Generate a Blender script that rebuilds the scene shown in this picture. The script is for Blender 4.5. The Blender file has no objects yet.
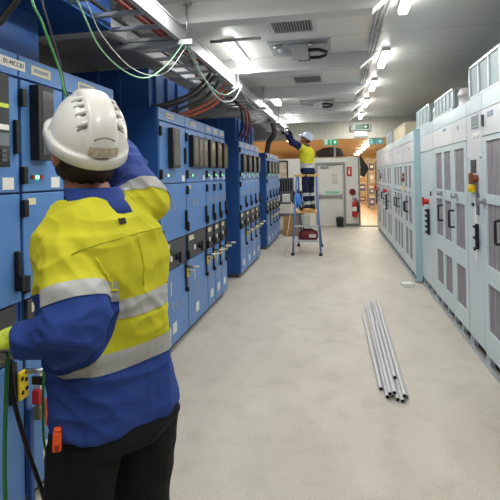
import bpy, bmesh, math, random
from mathutils import Vector, Matrix, noise, Quaternion
from mathutils.bvhtree import BVHTree
random.seed(7)
V = Vector
C = bpy.context.scene.collection
PI = math.pi

# ------------------------------------------------------------------ materials
def s2l(c):
    return tuple(((x/255.)/12.92 if x/255. <= .04045 else ((x/255.+.055)/1.055)**2.4) for x in c) + (1.,)
MC = {}
def mat(name, col, rough=.5, metal=0., var=0., vscale=6., bump=0., bscale=200., spec=.5, emit=None, estr=0., coat=0.):
    if name in MC: return MC[name]
    m = bpy.data.materials.new(name); m.use_nodes = True
    nt = m.node_tree; b = nt.nodes['Principled BSDF']
    c = s2l(col)
    b.inputs['Base Color'].default_value = c
    b.inputs['Roughness'].default_value = rough; b.inputs['Metallic'].default_value = metal
    b.inputs['Specular IOR Level'].default_value = spec
    b.inputs['Coat Weight'].default_value = coat
    tc = nt.nodes.new('ShaderNodeTexCoord')
    if var:
        n = nt.nodes.new('ShaderNodeTexNoise'); n.inputs['Scale'].default_value = vscale; n.inputs['Detail'].default_value = 6
        nt.links.new(tc.outputs['Object'], n.inputs['Vector'])
        r = nt.nodes.new('ShaderNodeValToRGB')
        r.color_ramp.elements[0].position = .3; r.color_ramp.elements[1].position = .7
        r.color_ramp.elements[0].color = tuple(max(0, x*(1-var)) for x in c[:3])+(1,)
        r.color_ramp.elements[1].color = tuple(min(1, x*(1+var)) for x in c[:3])+(1,)
        nt.links.new(n.outputs['Fac'], r.inputs['Fac']); nt.links.new(r.outputs['Color'], b.inputs['Base Color'])
    if bump:
        n2 = nt.nodes.new('ShaderNodeTexNoise'); n2.inputs['Scale'].default_value = bscale; n2.inputs['Detail'].default_value = 3
        nt.links.new(tc.outputs['Object'], n2.inputs['Vector'])
        bp = nt.nodes.new('ShaderNodeBump'); bp.inputs['Strength'].default_value = bump; bp.inputs['Distance'].default_value = .004
        nt.links.new(n2.outputs['Fac'], bp.inputs['Height']); nt.links.new(bp.outputs['Normal'], b.inputs['Normal'])
    if emit:
        b.inputs['Emission Color'].default_value = s2l(emit); b.inputs['Emission Strength'].default_value = estr
    MC[name] = m; return m

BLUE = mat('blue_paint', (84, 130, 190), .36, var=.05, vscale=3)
BLUE_SHADE = mat('blue_paint_deep', (34, 80, 146), .45, var=.06, vscale=3)  # same blue paint, with the shade of sides and ducts put in
SEAM = mat('seam_rubber', (18, 24, 36), .7)
BLACK = mat('black_plastic', (16, 17, 19), .4)
DKGREY = mat('dark_grey_panel', (62, 64, 68), .45, var=.06)
GLASSY = mat('relay_glass', (66, 67, 68), .2)
WHITEP = mat('white_label', (226, 226, 220), .5)
CREAMP = mat('cream_label', (216, 208, 172), .5)
INK = mat('ink', (25, 25, 28), .6)
GREYP = mat('grey_label', (134, 150, 172), .5)
YEL = mat('yellow_plastic', (232, 204, 34), .4)
RED = mat('red_plastic', (186, 28, 30), .4)
DKRED = mat('dark_red', (112, 18, 28), .5)
STEEL = mat('steel', (176, 178, 180), .3, metal=.9)
ALU = mat('galvanised', (186, 190, 194), .42, metal=.6, var=.08, vscale=12)
PALE = mat('pale_blue_paint', (192, 207, 213), .34, var=.025, vscale=2)
PALEB = mat('pale_blue_post', (166, 194, 202), .36)
PALEW = mat('offwhite_panel', (206, 211, 216), .34)
WHITE = mat('white_paint', (224, 226, 224), .45)
CEILBM = mat('beam_white', (212, 214, 214), .38)
BROWN = mat('brown_plastic', (120, 62, 34), .45)
ORANGE = mat('orange_plastic', (244, 92, 34), .4)
GREEN = mat('green_wire', (44, 128, 66), .45)
LGREEN = mat('light_green_wire', (150, 204, 158), .45)
BLKW = mat('black_cable', (20, 20, 24), .5)
REDW = mat('red_cable', (140, 56, 42), .5)
WHTW = mat('white_wire', (206, 214, 206), .5)
SIGNG = mat('exit_green', (30, 118, 78), .4)
SIGNGD = mat('dark_exit_green', (22, 74, 52), .4)
PVC = mat('grey_pvc', (196, 196, 198), .36)
HOLE = mat('dark_hole', (26, 26, 28), .8)
WOOD = mat('timber', (170, 130, 84), .6, var=.18, vscale=14)
YTRD = mat('yellow_tread', (200, 160, 92), .5, var=.08)
BLUEF = mat('blue_fibreglass', (92, 122, 178), .45)
BAGRED = mat('dark_red_bag', (104, 26, 34), .7, var=.2)
NAVY = mat('navy_cloth', (30, 36, 62), .85, bump=.2)
DUSTY = mat('dust_dark_cloth', (58, 54, 52), .9, var=.3, vscale=9)
def emat(name, col, s):
    return mat(name, (235, 236, 236), .4, emit=col, estr=s)
LAMP = emat('lamp_diffuser', (255, 252, 244), 7.)
LAMPW = emat('warm_lamp_diffuser', (255, 240, 205), 14.)
LEDG = emat('green_led', (60, 255, 120), 3.)
SKIN = mat('skin', (176, 122, 98), .5, var=.06, vscale=30)
SKIND = mat('skin_tan', (128, 86, 66), .5, var=.06, vscale=30)

def floor_mat():
    m = bpy.data.materials.new('speckled_floor'); m.use_nodes = True; nt = m.node_tree; b = nt.nodes['Principled BSDF']
    tc = nt.nodes.new('ShaderNodeTexCoord')
    def noi(sc, det, vec=None):
        n = nt.nodes.new('ShaderNodeTexNoise'); n.inputs['Scale'].default_value = sc; n.inputs['Detail'].default_value = det
        nt.links.new(vec or tc.outputs['Object'], n.inputs['Vector']); return n.outputs['Fac']
    mp = nt.nodes.new('ShaderNodeMapping'); mp.inputs['Scale'].default_value = (2.2, 1.0, 1)
    nt.links.new(tc.outputs['Object'], mp.inputs['Vector'])
    def ramp(f, p0, c0, p1, c1):
        r = nt.nodes.new('ShaderNodeValToRGB'); e = r.color_ramp.elements
        e[0].position = p0; e[1].position = p1; e[0].color = c0; e[1].color = c1
        nt.links.new(f, r.inputs['Fac']); return r.outputs['Color']
    def mix(a, bb, mode, fac):
        x = nt.nodes.new('ShaderNodeMix'); x.data_type = 'RGBA'; x.blend_type = mode; x.inputs['Factor'].default_value = fac
        nt.links.new(a, x.inputs[6]); nt.links.new(bb, x.inputs[7]); return x.outputs[2]
    big = ramp(noi(1.1, 7, mp.outputs['Vector']), .3, s2l((180, 174, 162)), .72, s2l((197, 192, 180)))
    spk = ramp(noi(90, 4), .36, (.62, .61, .6, 1), .56, (1, 1, 1, 1))
    dirt = ramp(noi(5, 9), .3, (.84, .84, .83, 1), .5, (1, 1, 1, 1))
    c = mix(mix(big, spk, 'MULTIPLY', .4), dirt, 'MULTIPLY', .7)
    nt.links.new(c, b.inputs['Base Color']); b.inputs['Roughness'].default_value = .55
    bp = nt.nodes.new('ShaderNodeBump'); bp.inputs['Strength'].default_value = .15; bp.inputs['Distance'].default_value = .002
    nt.links.new(noi(160, 2), bp.inputs['Height']); nt.links.new(bp.outputs['Normal'], b.inputs['Normal'])
    return m
def panel_mat(name, col, rough, period, axis, groove=.012, dark=.6, fine=0, var=.0):
    """sheet with straight joints every `period` metres along an axis"""
    m = bpy.data.materials.new(name); m.use_nodes = True; nt = m.node_tree; b = nt.nodes['Principled BSDF']
    b.inputs['Roughness'].default_value = rough
    tc = nt.nodes.new('ShaderNodeTexCoord'); sp = nt.nodes.new('ShaderNodeSeparateXYZ')
    nt.links.new(tc.outputs['Object'], sp.inputs[0])
    def stripe(per, w):
        a = nt.nodes.new('ShaderNodeMath'); a.operation = 'MULTIPLY'; a.inputs[1].default_value = 1./per
        nt.links.new(sp.outputs[axis], a.inputs[0])
        f = nt.nodes.new('ShaderNodeMath'); f.operation = 'FRACT'; nt.links.new(a.outputs[0], f.inputs[0])
        l = nt.nodes.new('ShaderNodeMath'); l.operation = 'LESS_THAN'; l.inputs[1].default_value = w/per
        nt.links.new(f.outputs[0], l.inputs[0]); return l.outputs[0]
    s = stripe(period, groove)
    mx = nt.nodes.new('ShaderNodeMix'); mx.data_type = 'RGBA'
    c = s2l(col); mx.inputs[6].default_value = c; mx.inputs[7].default_value = tuple(x*dark for x in c[:3])+(1,)
    nt.links.new(s, mx.inputs['Factor']); nt.links.new(mx.outputs[2], b.inputs['Base Color'])
    h = s
    if fine:
        h2 = stripe(fine, fine*.3); ad = nt.nodes.new('ShaderNodeMath'); ad.operation = 'ADD'
        nt.links.new(s, ad.inputs[0]); nt.links.new(h2, ad.inputs[1]); h = ad.outputs[0]
    bp = nt.nodes.new('ShaderNodeBump'); bp.inputs['Strength'].default_value = .35; bp.inputs['Distance'].default_value = .004; bp.invert = True
    nt.links.new(h, bp.inputs['Height']); nt.links.new(bp.outputs['Normal'], b.inputs['Normal'])
    return m
def mesh_mat():
    """perforated grille over a pleated filter: fine vertical stripes"""
    m = bpy.data.materials.new('filter_mesh'); m.use_nodes = True; nt = m.node_tree; b = nt.nodes['Principled BSDF']
    b.inputs['Roughness'].default_value = .6
    tc = nt.nodes.new('ShaderNodeTexCoord'); mp = nt.nodes.new('ShaderNodeMapping'); mp.inputs['Scale'].default_value = (1, 60, 2.5)
    nt.links.new(tc.outputs['Object'], mp.inputs['Vector'])
    n = nt.nodes.new('ShaderNodeTexNoise'); n.inputs['Scale'].default_value = 1.; n.inputs['Detail'].default_value = 3
    nt.links.new(mp.outputs['Vector'], n.inputs['Vector'])
    r = nt.nodes.new('ShaderNodeValToRGB'); e = r.color_ramp.elements
    e[0].position = .32; e[1].position = .7; e[0].color = s2l((104, 100, 106)); e[1].color = s2l((158, 154, 158))
    nt.links.new(n.outputs['Fac'], r.inputs['Fac']); nt.links.new(r.outputs['Color'], b.inputs['Base Color'])
    return m
FILTER = mesh_mat()

# ------------------------------------------------------------------ mesh builder
class MB:
    def __init__(s): s.bm = bmesh.new()
    def box(s, x0, x1, y0, y1, z0, z1, m=0, M=None):
        vs = [V((x, y, z)) for x in (x0, x1) for y in (y0, y1) for z in (z0, z1)]
        if M: vs = [M @ v for v in vs]
        b = [s.bm.verts.new(v) for v in vs]
        for f in ((0,1,3,2), (4,6,7,5), (0,4,5,1), (2,3,7,6), (0,2,6,4), (1,5,7,3)):
            s.bm.faces.new([b[i] for i in f]).material_index = m
        return s
    def loft(s, rings, m=0, cap=True, smooth=True):
        R = [[s.bm.verts.new(p) for p in r] for r in rings]
        n = len(R[0])
        for a, b in zip(R[:-1], R[1:]):
            for i in range(n):
                f = s.bm.faces.new((a[i], a[(i+1) % n], b[(i+1) % n], b[i])); f.material_index = m; f.smooth = smooth
        if cap:
            f = s.bm.faces.new(list(reversed(R[0]))); f.material_index = m
            f = s.bm.faces.new(R[-1]); f.material_index = m
        return s
    def tube(s, pts, r, seg=8, m=0, cap=True):
        pts = [V(p) for p in pts]; n = len(pts)
        rs = r if isinstance(r, (list, tuple)) else [r]*n
        prev = None; rings = []
        for i, p in enumerate(pts):
            t = (pts[min(i+1, n-1)]-pts[max(i-1, 0)]).normalized()
            if prev is None:
                a = V((0, 0, 1)) if abs(t.z) < .9 else V((1, 0, 0))
                u = t.cross(a).normalized()
            else:
                u = (prev - t*prev.dot(t)).normalized()
            prev = u; w = t.cross(u)
            rings.append([p + (u*math.cos(2*PI*k/seg)+w*math.sin(2*PI*k/seg))*rs[i] for k in range(seg)])
        return s.loft(rings, m, cap)
    def cyl(s, p0, p1, r, seg=16, m=0, r2=None):
        return s.tube([p0, p1], [r, r if r2 is None else r2], seg, m)
    def pipe(s, p0, p1, r, ri, seg=14, m=0, mi=1):
        p0 = V(p0); p1 = V(p1); t = (p1-p0).normalized(); a = V((0, 0, 1)) if abs(t.z) < .9 else V((1, 0, 0))
        u = t.cross(a).normalized(); w = t.cross(u)
        rg = lambda p, q: [p + (u*math.cos(2*PI*k/seg)+w*math.sin(2*PI*k/seg))*q for k in range(seg)]
        s.loft([rg(p0, r), rg(p1, r)], m, False)
        for p, d in ((p0, t), (p1, -t)):
            s.loft([rg(p, r), rg(p, ri)], m, False, False)
            s.loft([rg(p, ri), rg(p+d*.05, ri)], mi, False)
        return s
    def lathe(s, prof, seg=24, m=0, M=None, cap=True):
        rings = []
        for r, z in prof:
            ring = [V((r*math.cos(2*PI*k/seg), r*math.sin(2*PI*k/seg), z)) for k in range(seg)]
            rings.append([M @ p for p in ring] if M else ring)
        return s.loft(rings, m, cap)
    def pieces(s, name, mats, parent, org=(0, 0, 0), bevel=0., gap=.002):
        """each separate piece becomes a part of its own"""
        bm = s.bm; isl = []; seen = set()
        for f in bm.faces:
            if f in seen: continue
            st = [f]; seen.add(f); fs = []
            while st:
                g = st.pop(); fs.append(g)
                for e in g.edges:
                    for h in e.link_faces:
                        if h not in seen: seen.add(h); st.append(h)
            vs = {v for g in fs for v in g.verts}
            lo = [min(v.co[i] for v in vs)-gap for i in range(3)]; hi = [max(v.co[i] for v in vs)+gap for i in range(3)]
            isl.append([fs, lo, hi])
        ch = True
        while ch:
            ch = False
            for i in range(len(isl)):
                for j in range(i+1, len(isl)):
                    if all(isl[i][1][k] <= isl[j][2][k] and isl[j][1][k] <= isl[i][2][k] for k in range(3)):
                        a, b = isl[i], isl.pop(j); a[0] += b[0]; a[1] = [min(p, q) for p, q in zip(a[1], b[1])]; a[2] = [max(p, q) for p, q in zip(a[2], b[2])]; ch = True; break
                if ch: break
        out = []
        for fs, _, _ in isl:
            m = MB(); mp = {}
            for f in fs:
                for v in f.verts:
                    if v not in mp: mp[v] = m.bm.verts.new(v.co)
                nf = m.bm.faces.new([mp[v] for v in f.verts]); nf.material_index = f.material_index; nf.smooth = f.smooth
            out.append(m.build(name, mats, parent, org, bevel))
        bm.free(); return out
    def build(s, name, mats, parent=None, org=(0, 0, 0), bevel=0., seg=2, smooth=False):
        bmesh.ops.recalc_face_normals(s.bm, faces=s.bm.faces)
        me = bpy.data.meshes.new(name); o0 = V(org)
        if o0.length: bmesh.ops.translate(s.bm, verts=s.bm.verts, vec=-o0)
        s.bm.to_mesh(me); s.bm.free()
        for m in (mats if isinstance(mats, (list, tuple)) else [mats]): me.materials.append(m)
        if smooth:
            for p in me.polygons: p.use_smooth = True
        o = bpy.data.objects.new(name, me); C.objects.link(o)
        if parent: o.parent = parent
        else: o.location = o0
        if bevel:
            b = o.modifiers.new('bevel', 'BEVEL'); b.width = bevel; b.segments = seg; b.limit_method = 'ANGLE'
            b.harden_normals = False
        return o
def bx(*a, **k): return MB().box(*a, **k)

def tag(o, label, cat, group=None, kind=None):
    o['label'] = label; o['category'] = cat
    if group: o['group'] = group
    if kind: o['kind'] = kind
    return o
def thing(name, label, cat, loc=(0, 0, 0), group=None, rz=0.):
    o = bpy.data.objects.new(name, None); C.objects.link(o); o.location = loc; o.rotation_euler.z = rz
    o.empty_display_size = .1
    return tag(o, label, cat, group)
def struct(o, label=None):
    o['kind'] = 'structure'
    if label: o['label'] = label
    return o
def text(name, body, size, loc, rot, m, parent, align='CENTER', ext=.0006):
    cu = bpy.data.curves.new(name, 'FONT'); cu.body = body; cu.size = size; cu.align_x = align; cu.align_y = 'CENTER'; cu.extrude = ext
    cu.materials.append(m); o = bpy.data.objects.new(name, cu); C.objects.link(o); o.location = loc; o.rotation_euler = rot
    me = bpy.data.meshes.new_from_object(o.evaluated_get(bpy.context.evaluated_depsgraph_get())); bpy.data.objects.remove(o); me.name = name
    me.materials.clear(); me.materials.append(m)
    o = bpy.data.objects.new(name, me); C.objects.link(o); o.location = loc; o.rotation_euler = rot
    o.parent = parent; return o
RX90 = PI/2

# ------------------------------------------------------------------ setting
XL, XR, ZC = -3.0, 2.5, 3.1
fm = floor_mat()
struct(bx(XL, XR, -2.6, 15.0, -.1, 0).build('floor', fm))
ffm = mat('far_floor', (182, 146, 106), .4, var=.08, vscale=2)
struct(bx(XL-1, 4.2, 15.0, 36., -.1, 0).build('floor_hall', ffm))
cm = panel_mat('ceiling_sheet', (226, 227, 224), .28, .95, 1, fine=0)
struct(bx(XL, XR, -2.6, 12.1, ZC, ZC+.1).build('ceiling', cm))
fcm = panel_mat('hall_ceiling_sheet', (216, 198, 172), .45, 1.3, 1, groove=.4, dark=.66)  # light and dark bands put reflected streaks into the ceiling colour
struct(bx(XL-1, 4.2, 12.1, 36., ZC, ZC+.1).build('ceiling_hall', fcm))
wm = panel_mat('wall_sheet', (206, 204, 192), .5, .3, 1, groove=.012, dark=.8)
wmx = panel_mat('wall_sheet_x', (206, 203, 190), .5, .16, 0, groove=.012, dark=.85)
wcream = mat('hall_cream', (222, 200, 158), .6)
struct(bx(XL-.1, XL, -2.6, 15., 0, ZC).build('wall_left', panel_mat('wall_sheet_dark', (112, 106, 100), .6, .3, 1, groove=.012, dark=.8)))  # wall sheet darkened to stand for the unlit gap behind the cubicles
struct(bx(XR, XR+.1, -2.6, 15., 0, ZC).build('wall_right', wm))
struct(bx(XL-.1, XR+.1, -2.7, -2.6, 0, ZC).build('wall_back', wmx))  # unseen wall added behind the camera to enclose the light
struct(bx(XL, XR, 12.0, 12.08, 2.58, ZC).build('wall_bulkhead', wmx))
struct(bx(XL-1.1, XL-1., 15.2, 36., 0, ZC).build('wall_hall_left', wcream))
struct(bx(4.2, 4.3, 15.2, 36., 0, ZC).build('wall_hall_right', wcream))
struct(bx(XL-1.1, 4.3, 36., 36.1, 0, ZC).build('wall_hall_end', wcream))
# partition with the door
pm = mat('partition_white', (222, 222, 216), .5)
dx0, dx1, dz = -.66, .17, 2.0
mb = MB()
mb.box(XL, dx0-.05, 15.0, 15.12, 0, 2.2).box(dx1+.05, .63, 15.0, 15.12, 0, 2.2).box(dx0-.05, dx1+.05, 15.0, 15.12, dz+.05, 2.2)
struct(mb.build('wall_partition', pm))
struct(bx(1.3, 4.2, 15.0, 15.1, 0, 2.2).build('wall_partition_side', pm))
mb = MB(); gm = mat('door_frame_grey', (150, 152, 152), .5)
mb.box(dx0-.06, dx0, 14.97, 15.13, 0, dz+.06).box(dx1, dx1+.06, 14.97, 15.13, 0, dz+.06).box(dx0, dx1, 14.97, 15.13, dz, dz+.06)
dfr = struct(mb.build('door_1_frame', gm))
door = struct(bx(dx0+.005, dx1-.005, 15.03, 15.075, .01, dz-.005).build('door_1', mat('door_white', (214, 214, 208), .5), bevel=.003))
mb = MB(); mb.box(dx0+.04, dx1-.05, 14.985, 15.0, .93, 1.0); mb.box(dx0+.04, dx0+.12, 14.98, 15.03, .9, 1.03); mb.box(dx1-.12, dx1-.05, 14.98, 15.03, .9, 1.03)
mb.build('crash_bar', mat('bar_steel', (150, 152, 152), .35, metal=.5), door)
mb = MB(); mb.box(-.40, .02, 15.024, 15.03, 1.06, 1.13); st = mb.build('door_sticker', mat('mint', (118, 196, 160), .5), door)
text('lettering', 'PUSH BAR TO OPEN', .036, (-.19, 15.023, 1.095), (RX90, 0, 0), WHITEP, door)
mb = MB()
for i in range(2):
    for j in range(3): mb.box(-.19+.09*i, -.115+.09*i, 15.024, 15.03, 1.36+.12*j, 1.455+.12*j)
mb.pieces('notice', mat('notice_beige', (196, 186, 168), .6), door)
mb = MB(); mb.box(dx0+.1, dx0+.36, 14.98, 15.03, 1.88, 1.94).box(dx0+.3, dx0+.62, 14.99, 15.0, 1.95, 1.97)
mb.build('door_closer', mat('closer_grey', (140, 142, 142), .4, metal=.4), door)
# opening trims
mb = MB(); mb.box(.63, .68, 14.97, 15.13, 0, 2.2)
struct(mb.build('trim_1', mat('jamb_grey', (132, 134, 132), .5)))
mb = MB(); mb.box(.23, .63, 14.975, 15.0, 0, .09)
struct(mb.build('baseboard_partition', mat('skirt_grey', (118, 116, 110), .5)))
struct(bx(.68, 1.3, 14.96, 15.08, 0, .03).build('trim_2', mat('skirt_grey', (118, 116, 110), .5)))
struct(bx(-.12, -.05, 15.02, 15.09, 2.2, 2.58).build('trim_post', gm))

# ceiling beams (angled ends towards the corridor)
def beam(i, y, w=.16, zb=2.93):
    bm = bmesh.new(); pts = [(XL, ZC), (.50, ZC), (.28, zb), (XL, zb)]
    a = [bm.verts.new((x, y, z)) for x, z in pts]; b = [bm.verts.new((x, y+w, z)) for x, z in pts]
    bm.faces.new(a); bm.faces.new(list(reversed(b)))
    for k in range(4): bm.faces.new((a[k], b[k], b[(k+1) % 4], a[(k+1) % 4]))
    m = MB(); m.bm.free(); m.bm = bm
    struct(m.build('trim_beam_%d' % i, CEILBM, bevel=.004))
for i, y in enumerate((-.1, 1.8, 3.55, 5.45, 7.3, 9.25, 11.0)): beam(i+3, y)

# ------------------------------------------------------------------ lamps
def area(loc, sx, sy, e, col=(1, .985, .95)):
    l = bpy.data.lights.new('tube_light', 'AREA'); l.shape = 'RECTANGLE'; l.size = sx; l.size_y = sy; l.energy = e*.74; l.color = col
    o = bpy.data.objects.new('tube_light', l); C.objects.link(o); o.location = loc; return o
LAMPB = emat('lamp_diffuser_bright', (255, 252, 244), 13.)
def lamp(x, y, L, label, group, w=.085, m=LAMP, e=20, z=3.1, hz=.07):
    t = thing('ceiling_lamp', label, 'lamp', (x, y, z), group)
    bx(-w/2, w/2, -L/2, L/2, -.035, -.001).build('lamp_body', WHITE, t, bevel=.004)
    bx(-w/2+.006, w/2-.006, -L/2+.03, L/2-.03, -hz, -.035).build('diffuser', m, t, bevel=.01)
    if e: area((x, y, z-hz-.01), w, L*.9, e, (1, .91, .76) if m is LAMPW else (1, .985, .95))
    return t
g = 'tube lamps along the corridor ceiling'
rl = ['tube lamp over the corridor, nearest to the camera', 'tube lamp on the open ceiling just beyond the first long beam',
      'tube lamp third along the row over the pale cabinets', 'tube lamp fourth along the row over the pale cabinets',
      'tube lamp nearest the bulkhead over the pale cabinets']
for (y, L), lb in zip(((3.72, .7), (5.72, .72), (7.4, .7), (9.25, .75), (11.25, .8)), rl): lamp(.56, y, L, lb, g, e=18, m=LAMPB, hz=.08)
lamp(.56, 1.9, .7, 'tube lamp overhead between the first two beams, behind the view', g, e=22, m=LAMPB)  # this lamp and the next are out of frame, added for lighting
lamp(.56, 0., .7, 'tube lamp overhead behind the view near the back wall', g, e=22)
g = 'tube lamps beside the cable ladder'
ll = ['tube lamp beside the cable ladder, longest and nearest', 'tube lamp beside the cable ladder, second from the near end', 'tube lamp above the worker on the stepladder']
for (y, L), lb in zip(((5.15, 1.15), (8.1, 1.2), (10.6, 1.3)), ll): lamp(-1.08, y, L, lb, g, w=.12, e=24, hz=.1)
lamp(-1.05, 2.6, 1.2, 'tube lamp over the nearest worker, out of view', g, w=.12, e=22, hz=.1)
lamp(-1.05, .2, 1.2, 'tube lamp behind the nearest worker, out of view', g, w=.12, e=22, hz=.1)
g = 'tube lamps behind the bulkhead'  # unseen lamps added to brighten the partition and far corner
lamp(-.2, 13.3, 1.2, 'tube lamp behind the bulkhead in front of the white door', g, w=.12, e=30)
lamp(-1.9, 13.3, 1.2, 'tube lamp behind the bulkhead over the workbench', g, w=.12, e=26)
g = 'warm lamps in the hall beyond'
for k, y in enumerate((16.2, 18.6, 21., 23.6, 26.5, 30., 34.)):
    lamp(1.37, y, 1.2, 'warm glowing hall lamp, number %s from the bulkhead in the far row' % ('one two three four five six seven'.split()[k]), g, w=.3, m=LAMPW, e=55, hz=.1)
for k, y in enumerate((18., 25.)):
    lamp(-1.8, y, 1.2, 'warm hall lamp behind the white partition, %s' % ('closer one', 'farther one')[k], g, w=.3, m=LAMPW, e=80, hz=.1)

# ------------------------------------------------------------------ blue switchgear
FX = -1.6
def cab_label(k): return k
def relay(mb, mb2, mb3, y0, y1, z0, z1, d=.055):
    mb.box(-.0, d, y0, y1, z0, z1)
    mb2.box(d, d+.002, y0+.035, y1-.012, z0+.03, z1-.03)
def blue_cab(y0, w, label, group, ztop=2.34, first=False, relays=(), panel=True, lever=True, tag_label=True, wide=1, hinge=True, head=None, deep=1.1):
    """origin on the floor at the front plane; +x is out into the corridor"""
    t = thing('switchgear_cabinet', label, 'cabinet', (FX, y0, 0), group)
    g = .006
    zt = ztop-.12
    bx(-deep, -.022, 0, w, .06, ztop).build('carcass', BLUE_SHADE if first else BLUE_SHADE, t)
    bx(-deep, -.05, 0.01, w-.01, 0, .06).build('plinth', DKGREY, t)
    bx(-.022, 0, 0, w, zt+g, ztop).build('header_strip', BLUE, t, bevel=.003)
    h = .05; n0 = w*.25 if not head else w-.145
    hp = bx(0, .003, n0, n0+min(.2, w*.45), zt+.04, zt+.04+h).build('nameplate', CREAMP, t)
    if head: hp.data.materials[0] = WHITEP; text('lettering', head, .034, (.004, n0+.115, zt+.04+h/2), (RX90, 0, RX90), INK, hp)
    else: bx(.003, .0036, w*.25+.02, w*.25+min(.2, w*.45)-.02, zt+.055, zt+.075).build('lettering', GREYP, hp)
    # upper instrument door
    d = bx(-.02, .004, g, w-g, 1.635, zt-g).build('upper_door', BLUE, t, bevel=.004)
    mb, m2 = MB(), MB()
    for (a, b, c, e) in relays:
        rc = bx(.004, .06, a, b, c, e).build('relay', BLACK, d, bevel=.004)
        m2.box(.06, .062, a+.03, b-.01, c+.03, e-.03)
    if relays: m2.pieces('relay_window', GLASSY, d)
    else: m2.bm.free()
    if head:
        a, b = relays[0][0]+.03, relays[0][1]-.01
        bx(.062, .064, a, b, 2.04, 2.06).build('lime_strip', mat('lime_strip', (196, 214, 70), .5), rc)
        bx(.062, .064, a, b, 1.935, 1.96).build('white_strip', WHITEP, rc)
        bx(.062, .064, a, b, 1.86, 1.92).build('display', mat('display_grey', (112, 118, 122), .25), rc)
        kp = MB()
        for q in range(3):
            for r in range(3): kp.box(.062, .068, a+.015+q*.045, a+.045+q*.045, 1.785+r*.022, 1.8+r*.022)
        kp.build('keypad', mat('key_grey', (84, 88, 92), .5), rc)
    mb.bm.free()
    c0 = w*.22
    i_ = MB()
    for k in range(3): i_.cyl((.004, c0+k*.035, 1.71), (.016, c0+k*.035, 1.71), .011, 10, 0 if k != 1 else 1)
    i_.pieces('indicator_lamp', [RED, LEDG], d)
    bx(.004, .006, w-.13, w-.05, 1.65, 1.71).build('sticker', WHITEP, d)
    bx(.004, .026, w-.05, w-.022, 1.83, 2.0).build('door_handle', BLACK, d, bevel=.004)
    # middle door
    d = bx(-.02, .004, g, w-g, 1.08, 1.625).build('middle_door', BLUE, t, bevel=.004)
    gm_ = MB()
    n = 2 if w > .5 else 3
    for k in range(n):
        yy = w*.28 + k*.11*(1 if w > .5 else .75)
        for q in range(3): gm_.box(.004, .008, yy, yy+.07*(1 if w > .5 else .75), 1.36+q*.03, 1.38+q*.03)
    gm_.pieces('vent', GREYP, d, gap=.012)
    hb = MB(); hb.box(.004, .03, w-.06, w-.03, 1.14, 1.34); hb.box(.03, .05, w-.06, w-.03, 1.14, 1.22)
    hb.build('door_handle', BLACK, d, bevel=.004)
    bx(.004, .006, w*.1, w*.1+.07, 1.565, 1.6).build('sticker', CREAMP, d)
    # operating panel
    if panel:
        p = bx(-.02, .002, .03, w-.05, .80, 1.07).build('operating_panel', DKGREY, t, bevel=.004)
        bx(.002, .004, .06, .06+min(.16, w*.4), 1.0, 1.05).build('sticker', CREAMP, p)
        k = MB(); k.cyl((.002, w*.55, .9), (.035, w*.55, .9), .035, 14); k.box(.03, .055, w*.55-.014, w*.55+.014, .84, .95)
        k.build('rotary_knob', BLACK, p, bevel=.003)
        bx(.002, .012, w*.3, w*.3+.04, .88, .93).build('key_switch', WHITEP, p)
    else:
        bx(-.02, .002, g, w-g, .80, 1.07).build('blank_panel', BLUE, t, bevel=.004)
    d = bx(-.02, .004, g, w-g, .07, .79).build('lower_door', BLUE, t, bevel=.004)
    bx(.004, .006, w*.35, w*.35+.11, .17, .27).build('sticker', WHITEP, d)
    bx(.004, .006, w*.3, w*.3+.02, .55, .68).build('tall_sticker', CREAMP, d)
    gq = MB()
    for k in range(2):
        for q in range(3): gq.box(.004, .008, w*.3+k*.1, w*.3+k*.1+.07, .4+q*.03, .42+q*.03)
    gq.pieces('vent', GREYP, d, gap=.012)
    if lever:
        l = MB(); l.box(.004, .02, w-.1, w-.03, .62, .80, 0); l.box(.004, .02, w-.08, w-.06, .53, .62, 0); l.box(.004, .04, w-.09, w-.05, .49, .535, 0)
        lv = l.build('interlock_bracket', BLACK, d, bevel=.003)
        q = MB(); q.box(.02, .035, w-.08, w-.05, .64, .73); q.build('lockout_tag', YEL, lv, bevel=.003)
        q = MB(); q.cyl((.02, w-.06, .745), (.15, w-.06, .745), .013, 10); q.cyl((.02, w-.06, .70), (.09, w-.06, .70), .016, 10)
        q.build('lock_cylinder', STEEL, lv)
    if hinge:
        hh = MB()
        for z in (2.12, 1.72, 1.55, 1.16, .86): hh.box(0.002, .03, -.012, .022, z-.045, z+.045)
        hh.pieces('hinge', BLACK, t, bevel=.004)
    return t
gA = 'blue switchgear cubicles in front of the nearest worker'
blue_cab(1.25, .84, 'nearest blue switchgear cubicle, cut by the frame, with white nameplate and black meter', gA,
         relays=((.50, .70, 1.76, 2.2),), head='01-MCC01', lever=False, hinge=False)
blue_cab(2.10, .375, 'narrow blue cubicle beside the white hard hat with green lit lamp under black relay', gA, relays=((.07, .205, 1.80, 2.2),), lever=False, panel=True)
blue_cab(2.485, .63, 'blue cubicle hidden behind the white hard hat, last before the dark gap', gA, relays=((.12, .35, 1.8, 2.2),), lever=True)
gB = 'blue switchgear cubicles in the second block'
blue_cab(3.97, .73, 'wide blue cubicle just past the worker with one black relay, first of its block', gB, first=True, relays=((.21, .42, 1.78, 2.17),))
blue_cab(4.71, .74, 'wide blue cubicle with a bank of three relays in the second block', gB, relays=((.1, .29, 1.8, 2.15), (.30, .47, 1.8, 2.15), (.48, .66, 1.8, 2.15)))
blue_cab(5.46, .33, 'narrow blue cubicle next to the bank of three relays', gB, relays=((.04, .26, 1.8, 2.15),))
blue_cab(5.80, .32, 'narrow blue cubicle, second from the far end of its five-cubicle block', gB, relays=((.05, .25, 1.8, 2.15),))
blue_cab(6.13, .32, 'narrow blue cubicle closing the five-cubicle block', gB, relays=((.05, .25, 1.8, 2.15),))
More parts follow.
